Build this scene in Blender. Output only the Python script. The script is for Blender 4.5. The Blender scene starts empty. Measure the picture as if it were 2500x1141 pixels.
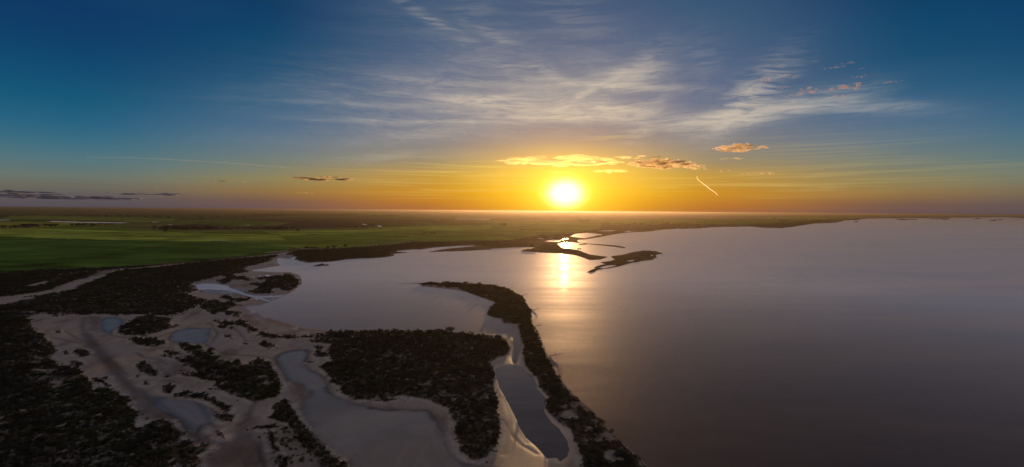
import bpy, math, random
import numpy as np
from mathutils import Matrix, Vector

random.seed(7)
rng = np.random.default_rng(7)
R = math.radians
SC = bpy.context.scene
COL = SC.collection

# ------------------------------------------------------------------ camera
H = 60.0                       # the drone hovers 60 m above the lake
F = 1250.0                     # focal length in pixels of the 2500 px photograph
PITCH, ROLL = R(2.565), R(0.435)
cd = bpy.data.cameras.new('camera')
cam = bpy.data.objects.new('camera', cd)
COL.objects.link(cam)
cd.sensor_width = 36.0
cd.lens = 18.0
cd.clip_start = 1.0
cd.clip_end = 300000.0
CM = Matrix.Translation((0, 0, H)) @ Matrix.Rotation(math.pi / 2 - PITCH, 4, 'X') @ Matrix.Rotation(ROLL, 4, 'Z')
cam.matrix_world = CM
SC.camera = cam
RM = np.array(CM.to_3x3())


def rays(p):
    p = np.asarray(p, float)
    d = np.stack([(p[:, 0] - 1250) / F, -(p[:, 1] - 570.5) / F, -np.ones(len(p))], 1)
    return d @ RM.T


def azel(x, y):
    d = rays([(x, y)])[0]
    return math.degrees(math.atan2(d[0], d[1])), math.degrees(math.atan2(d[2], math.hypot(d[0], d[1])))


def on_ground(p, z=0.0):
    d = rays(p)
    t = (H - z) / np.maximum(-d[:, 2], 1e-4)
    return d[:, :2] * t[:, None]


# ------------------------------------------------------------------ node helpers
class NT:
    def __init__(s, tree):
        s.t = tree
        s.n = tree.nodes
        s.l = tree.links

    def new(s, kind, **kw):
        n = s.n.new(kind)
        for k, v in kw.items():
            setattr(n, k, v)
        return n

    def put(s, sock, v):
        if isinstance(v, bpy.types.NodeSocket):
            s.l.new(v, sock)
        elif v is not None:
            sock.default_value = v

    def m(s, op, a, b=None, c=None, clamp=False):
        n = s.new('ShaderNodeMath', operation=op)
        n.use_clamp = clamp
        for i, v in enumerate((a, b, c)):
            s.put(n.inputs[i], v)
        return n.outputs[0]

    def vm(s, op, a, b=None, out=0):
        n = s.new('ShaderNodeVectorMath', operation=op)
        s.put(n.inputs[0], a)
        s.put(n.inputs[1], b)
        return n.outputs[out]

    def xyz(s, x, y, z=0.0):
        n = s.new('ShaderNodeCombineXYZ')
        for i, v in enumerate((x, y, z)):
            s.put(n.inputs[i], v)
        return n.outputs[0]

    def noise(s, vec, scale, detail=4, rough=0.5, dist=0.0, lac=2.0):
        n = s.new('ShaderNodeTexNoise')
        s.put(n.inputs['Vector'], vec)
        n.inputs['Scale'].default_value = scale
        n.inputs['Detail'].default_value = detail
        n.inputs['Roughness'].default_value = rough
        n.inputs['Distortion'].default_value = dist
        n.inputs['Lacunarity'].default_value = lac
        return n.outputs['Fac']

    def mix(s, f, a, b, blend='MIX'):
        n = s.new('ShaderNodeMix', data_type='RGBA', blend_type=blend)
        s.put(n.inputs[0], f)
        s.put(n.inputs[6], a)
        s.put(n.inputs[7], b)
        return n.outputs[2]

    def step(s, v, a, b):
        n = s.new('ShaderNodeMapRange', interpolation_type='SMOOTHSTEP')
        s.put(n.inputs[0], v)
        n.inputs[1].default_value = a
        n.inputs[2].default_value = b
        return n.outputs[0]

    def mapping(s, vec, loc=(0, 0, 0), rot=0.0, scale=(1, 1, 1), kind='POINT'):
        n = s.new('ShaderNodeMapping', vector_type=kind)
        s.put(n.inputs[0], vec)
        n.inputs[1].default_value = loc
        n.inputs[2].default_value = (0, 0, rot)
        n.inputs[3].default_value = scale
        return n.outputs[0]


def lin(c):
    return tuple((v / 255 / 12.92) if v / 255 <= 0.04045 else ((v / 255 + 0.055) / 1.055) ** 2.4 for v in c)


def rgba(c):
    return lin(c) + (1.0,)


# ------------------------------------------------------------------ sky
SUN_AZ, SUN_EL = azel(1380, 472)
W = bpy.data.worlds.new('World')
SC.world = W
W.use_nodes = True
W.node_tree.nodes.clear()
g = NT(W.node_tree)
tc = g.new('ShaderNodeTexCoord')
dirv = g.vm('NORMALIZE', tc.outputs['Generated'])
sep = g.new('ShaderNodeSeparateXYZ')
g.put(sep.inputs[0], dirv)
dx, dy, dz = sep.outputs
el = g.m('MULTIPLY', g.m('ARCSINE', dz), 57.29578)
az = g.m('MULTIPLY', g.m('ARCTAN2', dx, dy), 57.29578)
daz = g.m('SUBTRACT', az, SUN_AZ)
daz = g.m('SUBTRACT', daz, g.m('MULTIPLY', g.m('ROUND', g.m('DIVIDE', daz, 360.0)), 360.0))
adaz = g.m('ABSOLUTE', daz)
AE = g.xyz(az, el, 0.0)

EMAX = 60.0


def ramp(stops):
    n = g.new('ShaderNodeValToRGB')
    g.put(n.inputs[0], g.m('POWER', g.m('DIVIDE', g.m('MAXIMUM', el, 0.0), EMAX), 0.5))
    e = n.color_ramp.elements
    for i, (d, c) in enumerate(stops):
        p = math.sqrt(max(d, 0) / EMAX)
        if i < 2:
            e[i].position = p
            e[i].color = rgba(c)
        else:
            q = e.new(p)
            q.color = rgba(c)
    return n.outputs[0]


r0 = ramp([(0, (215, 140, 30)), (0.8, (238, 168, 22)), (2.2, (250, 190, 30)), (4.4, (246, 196, 70)), (6.0, (212, 168, 100)), (8, (160, 136, 125)),
           (10, (128, 120, 135)), (12.5, (118, 118, 136)), (16, (96, 106, 131)), (19, (82, 97, 126)), (22.5, (66, 88, 119)), (30, (66, 80, 106)), (55, (104, 98, 104))])
r1 = ramp([(0, (158, 98, 62)), (0.9, (188, 120, 42)), (2, (202, 140, 36)), (3.8, (192, 148, 66)), (5.2, (156, 138, 104)), (7.4, (130, 126, 128)),
           (9.6, (108, 116, 136)), (11.8, (96, 108, 134)), (15.7, (76, 97, 128)), (19, (62, 90, 121)), (22.2, (46, 80, 115)), (30, (56, 76, 104)), (55, (104, 98, 104))])
r2 = ramp([(0, (98, 78, 84)), (0.8, (118, 89, 74)), (1.8, (144, 112, 66)), (3, (142, 130, 88)), (4.6, (118, 125, 114)), (6.6, (98, 118, 132)),
           (8.5, (76, 106, 134)), (11, (46, 92, 124)), (13.8, (24, 78, 113)), (16.6, (14, 70, 107)), (19.4, (9, 58, 99)), (30, (50, 72, 102)), (55, (104, 98, 104))])
r3 = ramp([(0, (80, 74, 84)), (0.9, (90, 84, 88)), (1.8, (106, 104, 94)), (2.6, (104, 115, 106)), (4, (84, 116, 124)), (5.6, (58, 108, 128)),
           (7.2, (37, 97, 128)), (9.3, (19, 86, 119)), (11.7, (14, 72, 111)), (14.2, (12, 61, 103)), (16.7, (13, 56, 100)), (30, (50, 74, 104)), (55, (104, 98, 104))])
r4 = ramp([(0, (110, 98, 108)), (1.5, (128, 112, 122)), (4, (158, 134, 136)), (8, (164, 142, 142)), (14, (138, 132, 144)), (25, (116, 110, 120)), (55, (104, 98, 104))])


def mr(v, a, b):
    return g.step(v, a, b)


sky = g.mix(mr(adaz, 1.0, 17.0), r0, r1)
sky = g.mix(mr(adaz, 13.0, 33.0), sky, r2)
sky = g.mix(mr(adaz, 28.0, 47.0), sky, r3)
sky = g.mix(mr(adaz, 55.0, 110.0), sky, r4)

# thin high cloud: soft elliptical patches of fibre, in azimuth / elevation
warp = g.noise(g.mapping(AE, scale=(0.05, 0.12, 1)), 1.0, 3, 0.5)
warp2 = g.noise(g.mapping(AE, loc=(7.3, 2.1, 0), scale=(0.09, 0.2, 1)), 1.0, 3, 0.5)
AEw = g.vm('ADD', AE, g.xyz(g.m('MULTIPLY', g.m('SUBTRACT', warp2, 0.5), 7.0), g.m('MULTIPLY', g.m('SUBTRACT', warp, 0.5), 3.4)))
fib = g.noise(g.mapping(AEw, rot=R(-4), scale=(0.08, 0.85, 1)), 1.0, 9, 0.56, 0.5)
fine = g.noise(g.mapping(AEw, rot=R(-8), scale=(0.35, 2.6, 1)), 1.0, 8, 0.65, 1.2)
fan = g.noise(g.mapping(AEw, rot=R(-48), scale=(0.28, 1.9, 1)), 1.0, 9, 0.62, 0.9)
fanl = g.noise(g.mapping(AEw, rot=R(33), scale=(0.12, 0.9, 1)), 1.0, 9, 0.62, 0.9)
AEl = g.vm('ADD', AE, g.xyz(g.m('MULTIPLY', g.m('SUBTRACT', warp2, 0.5), 3.0), g.m('MULTIPLY', g.m('SUBTRACT', warp, 0.5), 1.3)))
crisp = g.noise(g.mapping(AEl, rot=R(-9), scale=(0.22, 2.2, 1)), 1.0, 10, 0.66, 0.7)
horiz = g.noise(g.mapping(AE, scale=(0.07, 3.2, 1)), 1.0, 8, 0.6, 0.5)


def blob(x, y, rx, ry, ang=0.0, w=1.0, src=None):
    a, e = azel(x, y)
    k = math.cos(R(a)) ** 1.0
    sx = rx / F * 57.3 * k
    sy = ry / F * 57.3 * k
    v = g.mapping(src or AEw, loc=(a, e, 0), rot=R(ang), scale=(sx, sy, 1), kind='TEXTURE')
    d = g.vm('LENGTH', v, out=1)
    gss = g.m('EXPONENT', g.m('MULTIPLY', g.m('MULTIPLY', d, d), -1.0))
    return g.m('MULTIPLY', gss, w)


def add(*a):
    r = a[0]
    for b in a[1:]:
        r = g.m('ADD', r, b)
    return r


zoneA = add(blob(1180, 235, 330, 95, 6, 0.75), blob(800, 225, 230, 55, 2, 0.2), blob(1420, 235, 190, 60, -8, 0.6), blob(1150, 90, 260, 110, -20, 0.30),
            blob(1000, 330, 260, 18, 3, 0.3), blob(960, 380, 200, 12, 2, 0.45))
zoneB = add(blob(1530, 185, 80, 20, 8, 1.3, AEl), blob(1470, 208, 150, 8, -6, 1.3, AEl), blob(1440, 222, 100, 8, 24, 1.1, AEl), blob(1290, 262, 200, 14, -4, 1.0, AEl), blob(1380, 288, 190, 9, -2, 1.1, AEl),
            blob(1480, 262, 90, 12, -6, 1.0, AEl), blob(1200, 240, 110, 9, 4, 0.9, AEl), blob(1745, 295, 120, 14, 3, 1.6, AEl), blob(1870, 278, 150, 24, 12, 0.9, AEl), blob(2090, 262, 140, 16, -7, 0.75, AEl), blob(2010, 250, 90, 14, 6, 0.5, AEl),
            blob(820, 256, 210, 5, 2, 0.3, AEl), blob(860, 300, 140, 4, 0, 0.25, AEl), blob(1050, 298, 200, 5, 1, 0.6, AEl), blob(1040, 200, 120, 8, -3, 0.6, AEl))
zoneC = add(blob(1830, 240, 100, 34, 42, 1.3, AEl), blob(1560, 175, 70, 30, 40, 0.7, AEl), blob(1580, 290, 60, 30, 60, 0.5, AEl), blob(1720, 150, 60, 60, 40, 0.2))
zoneD = add(blob(1120, 95, 190, 12, -27, 0.9, AEl), blob(1290, 150, 160, 16, -30, 0.7, AEl), blob(1400, 60, 190, 60, -40, 0.22, AEl), blob(1190, 40, 140, 40, -50, 0.18, AEl))
veil = add(blob(2000, 372, 230, 40, 0, 0.25), blob(2000, 445, 380, 30, 2, 0.5), blob(1750, 450, 260, 26, 3, 0.35), blob(1080, 425, 240, 26, 0, 0.6), blob(1130, 470, 260, 26, 0, 0.35), blob(1500, 330, 120, 6, 1, 0.3))


def dens(zone, n, lo, hi, k):
    return g.m('MULTIPLY', g.m('MULTIPLY', zone, g.step(n, lo, hi)), k)


cA = dens(zoneA, fib, 0.36, 0.80, 0.38)
cA2 = dens(zoneA, fine, 0.42, 0.75, 0.28)
cB = dens(zoneB, g.m('ADD', g.m('MULTIPLY', crisp, 0.7), g.m('MULTIPLY', fine, 0.3)), 0.36, 0.66, 0.85)
cC = dens(zoneC, fan, 0.34, 0.68, 0.9)
cD = dens(zoneD, fanl, 0.40, 0.66, 0.85)
cir = add(cA, cA2, cB, cC, cD, g.m('MULTIPLY', g.m('ADD', zoneA, zoneB), 0.16))
cir = g.m('SUBTRACT', 1.0, g.m('EXPONENT', g.m('MULTIPLY', cir, -0.95)))
ccol = g.mix(mr(adaz, 6.0, 42.0), rgba((228, 208, 178)), rgba((150, 158, 168)))
ccol = g.mix(mr(el, 17.0, 10.0), g.mix(0.55, ccol, rgba((128, 132, 150))), ccol)
sky = g.mix(cir, sky, ccol)
vcol = g.mix(mr(adaz, 4.0, 36.0), rgba((255, 216, 110)), rgba((172, 160, 112)))
sky = g.mix(g.m('MULTIPLY', dens(veil, horiz, 0.42, 0.70, 0.8), mr(el, 0.2, 1.6)), sky, vcol)
# layered low streaks towards the horizon
low = g.m('MULTIPLY', g.step(horiz, 0.50, 0.72), g.m('MULTIPLY', mr(el, 5.0, 1.5), 0.22))
sky = g.mix(low, sky, g.mix(mr(adaz, 12.0, 40.0), rgba((206, 118, 20)), rgba((88, 76, 84))))

# the glow round the sun and the overexposed sun itself
sdx, sdy = (Vector((math.sin(R(SUN_AZ)) * math.cos(R(SUN_EL)), math.cos(R(SUN_AZ)) * math.cos(R(SUN_EL)), math.sin(R(SUN_EL)))), 0)
hx = g.m('MULTIPLY', daz, 1.0)
hy = g.m('SUBTRACT', el, SUN_EL)
r_s = g.m('SQRT', g.m('ADD', g.m('MULTIPLY', hx, hx), g.m('MULTIPLY', g.m('MULTIPLY', hy, hy), 1.7)))
wide = g.m('EXPONENT', g.m('MULTIPLY', g.m('POWER', g.m('DIVIDE', r_s, 7.5), 1.6), -1.0))
mid = g.m('EXPONENT', g.m('MULTIPLY', g.m('POWER', g.m('DIVIDE', r_s, 3.0), 1.5), -1.0))
r_c = g.m('SQRT', g.m('ADD', g.m('MULTIPLY', hx, hx), g.m('MULTIPLY', g.m('MULTIPLY', hy, hy), 1.9)))
r_c = g.m('ADD', r_c, g.m('MULTIPLY', g.m('SUBTRACT', horiz, 0.5), 0.9))
core = g.m('EXPONENT', g.m('MULTIPLY', g.m('POWER', g.m('DIVIDE', g.m('MAXIMUM', r_c, 0.0), 1.85), 3.0), -1.0))


def glow(f, c, k):
    n = g.new('ShaderNodeVectorMath', operation='SCALE')
    n.inputs[0].default_value = c
    g.put(n.inputs['Scale'], g.m('MULTIPLY', f, k))
    return n.outputs[0]


tot = g.vm('ADD', sky, glow(wide, (1.0, 0.55, 0.05), 0.34))
tot = g.vm('ADD', tot, glow(mid, (1.0, 0.70, 0.07), 0.95))
tot = g.vm('ADD', tot, glow(core, (1.0, 0.90, 0.62), 1.8))
# physical sky underneath
ns = g.new('ShaderNodeTexSky', sky_type='NISHITA')
ns.sun_disc = False
ns.sun_elevation = R(SUN_EL)
ns.sun_rotation = R(SUN_AZ)
ns.altitude = 60
bg1 = g.new('ShaderNodeBackground')
g.put(bg1.inputs[0], tot)
bg1.inputs[1].default_value = 1.0
bg2 = g.new('ShaderNodeBackground')
g.put(bg2.inputs[0], ns.outputs[0])
bg2.inputs[1].default_value = 0.001
ad = g.new('ShaderNodeAddShader')
g.l.new(bg1.outputs[0], ad.inputs[0])
g.l.new(bg2.outputs[0], ad.inputs[1])
wo = g.new('ShaderNodeOutputWorld')
g.l.new(ad.outputs[0], wo.inputs[0])
W.cycles.sampling_method = 'MANUAL'
W.cycles.sample_map_resolution = 1024

# ------------------------------------------------------------------ sun
ld = bpy.data.lights.new('sun', 'SUN')
ld.energy = 2.3
ld.angle = R(0.53)
ld.color = (1.0, 0.60, 0.27)
sun = bpy.data.objects.new('sun', ld)
COL.objects.link(sun)
sun.rotation_euler = (math.pi / 2 - R(SUN_EL), 0, -R(SUN_AZ) + math.pi)
sd = Vector((math.sin(R(SUN_AZ)) * math.cos(R(SUN_EL)), math.cos(R(SUN_AZ)) * math.cos(R(SUN_EL)), math.sin(R(SUN_EL))))
sun.rotation_euler = sd.to_track_quat('Z', 'Y').to_euler()

vs = SC.view_settings
vs.view_transform = 'Standard'
vs.look = 'None'
vs.exposure = 0.0
vs.gamma = 1.0
SC.cycles.use_denoising = True
SC.cycles.max_bounces = 5
SC.cycles.volume_bounces = 1
SC.cycles.transparent_max_bounces = 24
SC.cycles.sample_clamp_indirect = 4.0


# ------------------------------------------------------------------ numeric noise
def pnoise(x, y, seed=0):
    xi = np.floor(x).astype(np.int64)
    yi = np.floor(y).astype(np.int64)
    xf, yf = x - xi, y - yi

    def grad(ix, iy, fx, fy):
        h = (ix * 374761393 + iy * 668265263 + seed * 974634777) & 0xFFFFFFFF
        h = ((h ^ (h >> 13)) * 1274126177) & 0xFFFFFFFF
        h = h ^ (h >> 16)
        a = (h & 1023) * (2 * math.pi / 1024)
        return np.cos(a) * fx + np.sin(a) * fy
    u = xf * xf * xf * (xf * (xf * 6 - 15) + 10)
    v = yf * yf * yf * (yf * (yf * 6 - 15) + 10)
    n00 = grad(xi, yi, xf, yf)
    n10 = grad(xi + 1, yi, xf - 1, yf)
    n01 = grad(xi, yi + 1, xf, yf - 1)
    n11 = grad(xi + 1, yi + 1, xf - 1, yf - 1)
    return (n00 * (1 - u) + n10 * u) * (1 - v) + (n01 * (1 - u) + n11 * u) * v


def fbm(x, y, s, oct=4, seed=0, gain=0.5):
    r, a, t = 0, 1.0, 0.0
    x = x / s
    y = y / s
    for i in range(oct):
        r = r + a * pnoise(x + 13.7 * i, y - 7.1 * i, seed + i)
        t += a
        a *= gain
        x = x * 2.03
        y = y * 2.03
    return r / t * 1.5


def sst(v, a, b):
    t = np.clip((v - a) / (b - a), 0, 1)
    return t * t * (3 - 2 * t)


# ------------------------------------------------------------------ outlines read off the photograph, as ground outlines
FR = {'A': (0, 420, 3.566), 'B': (600, 480, 4.075), 'C': (1150, 500, 4.075), 'D': (1650, 420, 2.941), 'E': (0, 700, 2.587),
      'F': (400, 700, 2.587), 'G': (900, 700, 2.588), 'H': (1100, 680, 2.475), 'I': (380, 660, 5.705), 'P': (0, 0, 1)}


def P(spec):
    out, f = [], FR['P']
    for tok in spec.split():
        if tok in FR:
            f = FR[tok]
        else:
            a, b = tok.split(',')
            out.append((f[0] + float(a) / f[2], f[1] + float(b) / f[2]))
    return out


LAKE = P('P 3600,546 2500,532.5 2456,530 2296,532 2119,533.5 D 1380,333 1300,345 1220,347 1150,365 1080,368 1000,370 900,385 820,398 700,402 640,402 560,393 520,392 300,396 0,408 '
         'C 2445,222 2250,237 1980,243 1900,248 1760,268 1600,275 1500,285 1400,300 1300,318 1130,348 1060,350 1055,365 1080,378 1180,388 1380,400 1480,410 1545,425 1520,434 1360,412 1200,398 1060,382 1000,372 900,378 855,390 '
         '900,425 1060,450 1180,495 1360,518 1340,530 1290,545 1180,552 1080,515 1000,495 880,483 720,478 480,462 600,437 640,425 450,425 200,440 '
         'B 2445,528 2200,542 1950,550 1800,555 1930,530 2050,515 2280,495 2280,488 2100,492 1860,510 1740,528 1640,530 1480,545 1640,560 1520,567 1470,575 1480,590 1400,605 1320,612 1210,617 1150,618 1000,628 850,650 700,655 620,662 540,645 480,630 500,605 470,600 440,625 320,612 310,640 340,690 230,705 50,740 '
         '370,754 440,750 540,785 560,840 550,880 500,920 440,960 380,990 270,1040 140,1085 '
         'I 1450,490 1300,500 1260,530 1350,560 1420,580 1500,640 1700,700 1900,760 2100,810 2396,842 F 1200,284 1400,282 1552,281 G 0,283 300,282 480,286 560,290 700,298 810,300 850,287 900,310 925,345 915,390 900,440 910,480 925,491 935,480 945,440 965,390 975,350 955,310 930,280 900,262 940,235 870,235 840,225 835,200 770,190 740,180 755,150 800,105 740,80 620,35 540,22 340,0 '
         'B 1740,880 1700,868 1500,867 1500,863 1700,858 2180,863 2445,886 C 210,803 380,835 430,862 520,915 545,960 570,1000 620,1050 600,1080 610,1130 H 495,235 500,270 530,320 555,380 590,460 600,490 650,590 740,700 860,800 930,880 1050,1000 1150,1090 1195,1141 P 1680,1250 2000,1700 3600,1700')
POOL = P('G 805,520 840,503 880,500 930,498 970,510 990,540 1035,570 1055,610 1060,650 1090,680 1118,710 1103,760 1110,800 1150,860 1200,900 1240,960 1262,1030 1250,1075 1210,1102 1190,1078 1130,1085 1085,1035 1000,950 965,890 920,800 880,720 830,640 812,580')
PONDS = [P('C 610,337 650,333 700,333 780,345 720,348'), P('C 730,364 800,348 900,345 930,332 975,336 960,346 900,352 880,372 820,370 760,370'),
         P('C 975,315 1040,290 1150,280 1310,294 1290,310 1200,322 1130,335 1050,325'), P('C 1240,264 1260,258 1480,256 1380,266'), P('C 1500,269 1560,262 1640,268 1560,272'),
         P('B 1145,276 1170,272 1225,280 1180,284'), P('B 1290,290 1330,289 1365,298 1335,304'), P('B 1680,282 1740,281 1735,285 1690,286'),
         P('B 2050,224 2120,220 2445,224 C 210,143 210,147 0,148 B 2300,230 2110,228'), P('A 380,431 470,427 700,434 1150,441 1140,447 800,445 500,438'), P('A -200,412 60,416 120,420 60,424 -200,425'),
         P('A 1290,435 1400,432 1410,437 1340,439'), P('A 1450,456 1500,455 1495,461 1460,460'), P('A 2095,463 2180,462 2170,466 2110,466'), P('C 1145,135 1255,134 1250,138 1160,138')]
RIVER = [P('I 570,200 660,190 800,190 1000,215 1020,240 1150,285 1250,330 1400,358 1600,362 1780,350 1760,362 1700,372 1460,380 1560,420 1640,435 1560,432 1440,392 1420,410 1385,405 1390,385 1350,377 1220,340 1130,312 1000,280 760,262 600,272 575,240'),
         P('B 190,780 240,775 240,795 200,795'), P('B 70,800 95,798 92,806 72,806')]
SHAL = [P('F 700,460 740,425 800,410 850,402 905,398 920,420 895,480 900,510 930,532 960,540 1010,570 1050,600 1035,640 1070,690 1150,730 1300,765 1400,778 1552,785 G 100,772 250,785 380,782 430,840 470,900 500,980 520,1050 560,1090 600,1112 700,1130 800,1150 800,1700 0,1700 '
          'F 1350,1400 1180,1141 1100,1090 1000,1010 930,930 870,830 865,780 900,720 920,680 860,620 790,600 765,560'),
        P('E 650,207 690,196 740,200 780,215 775,245 720,280 705,300 650,287 638,250'), P('E 1060,325 1110,280 1200,265 1330,265 1318,300 1310,350 1270,360 1180,358 1060,345'),
        P('F 610,920 660,940 680,1010 700,1080 715,1141 730,1400 580,1400 640,1141 600,1040'), P('E 270,590 300,560 380,560 400,590 370,610 300,612'),
        P('E 960,700 1100,702 1250,715 1320,760 1380,830 1360,870 1300,880 1240,940 1180,930 1120,860 1040,790 980,760'), P('I 620,285 750,262 1000,290 1100,315 960,345 800,330 640,320')]
SANDS = P('G 700,480 800,440 880,430 915,330 880,300 940,240 960,300 985,420 1000,520 1060,570 1110,660 1140,700 1125,800 1290,900 1300,1141 1300,1700 780,1700 780,1150 830,950 860,850 800,790 820,690 790,520')

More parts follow.
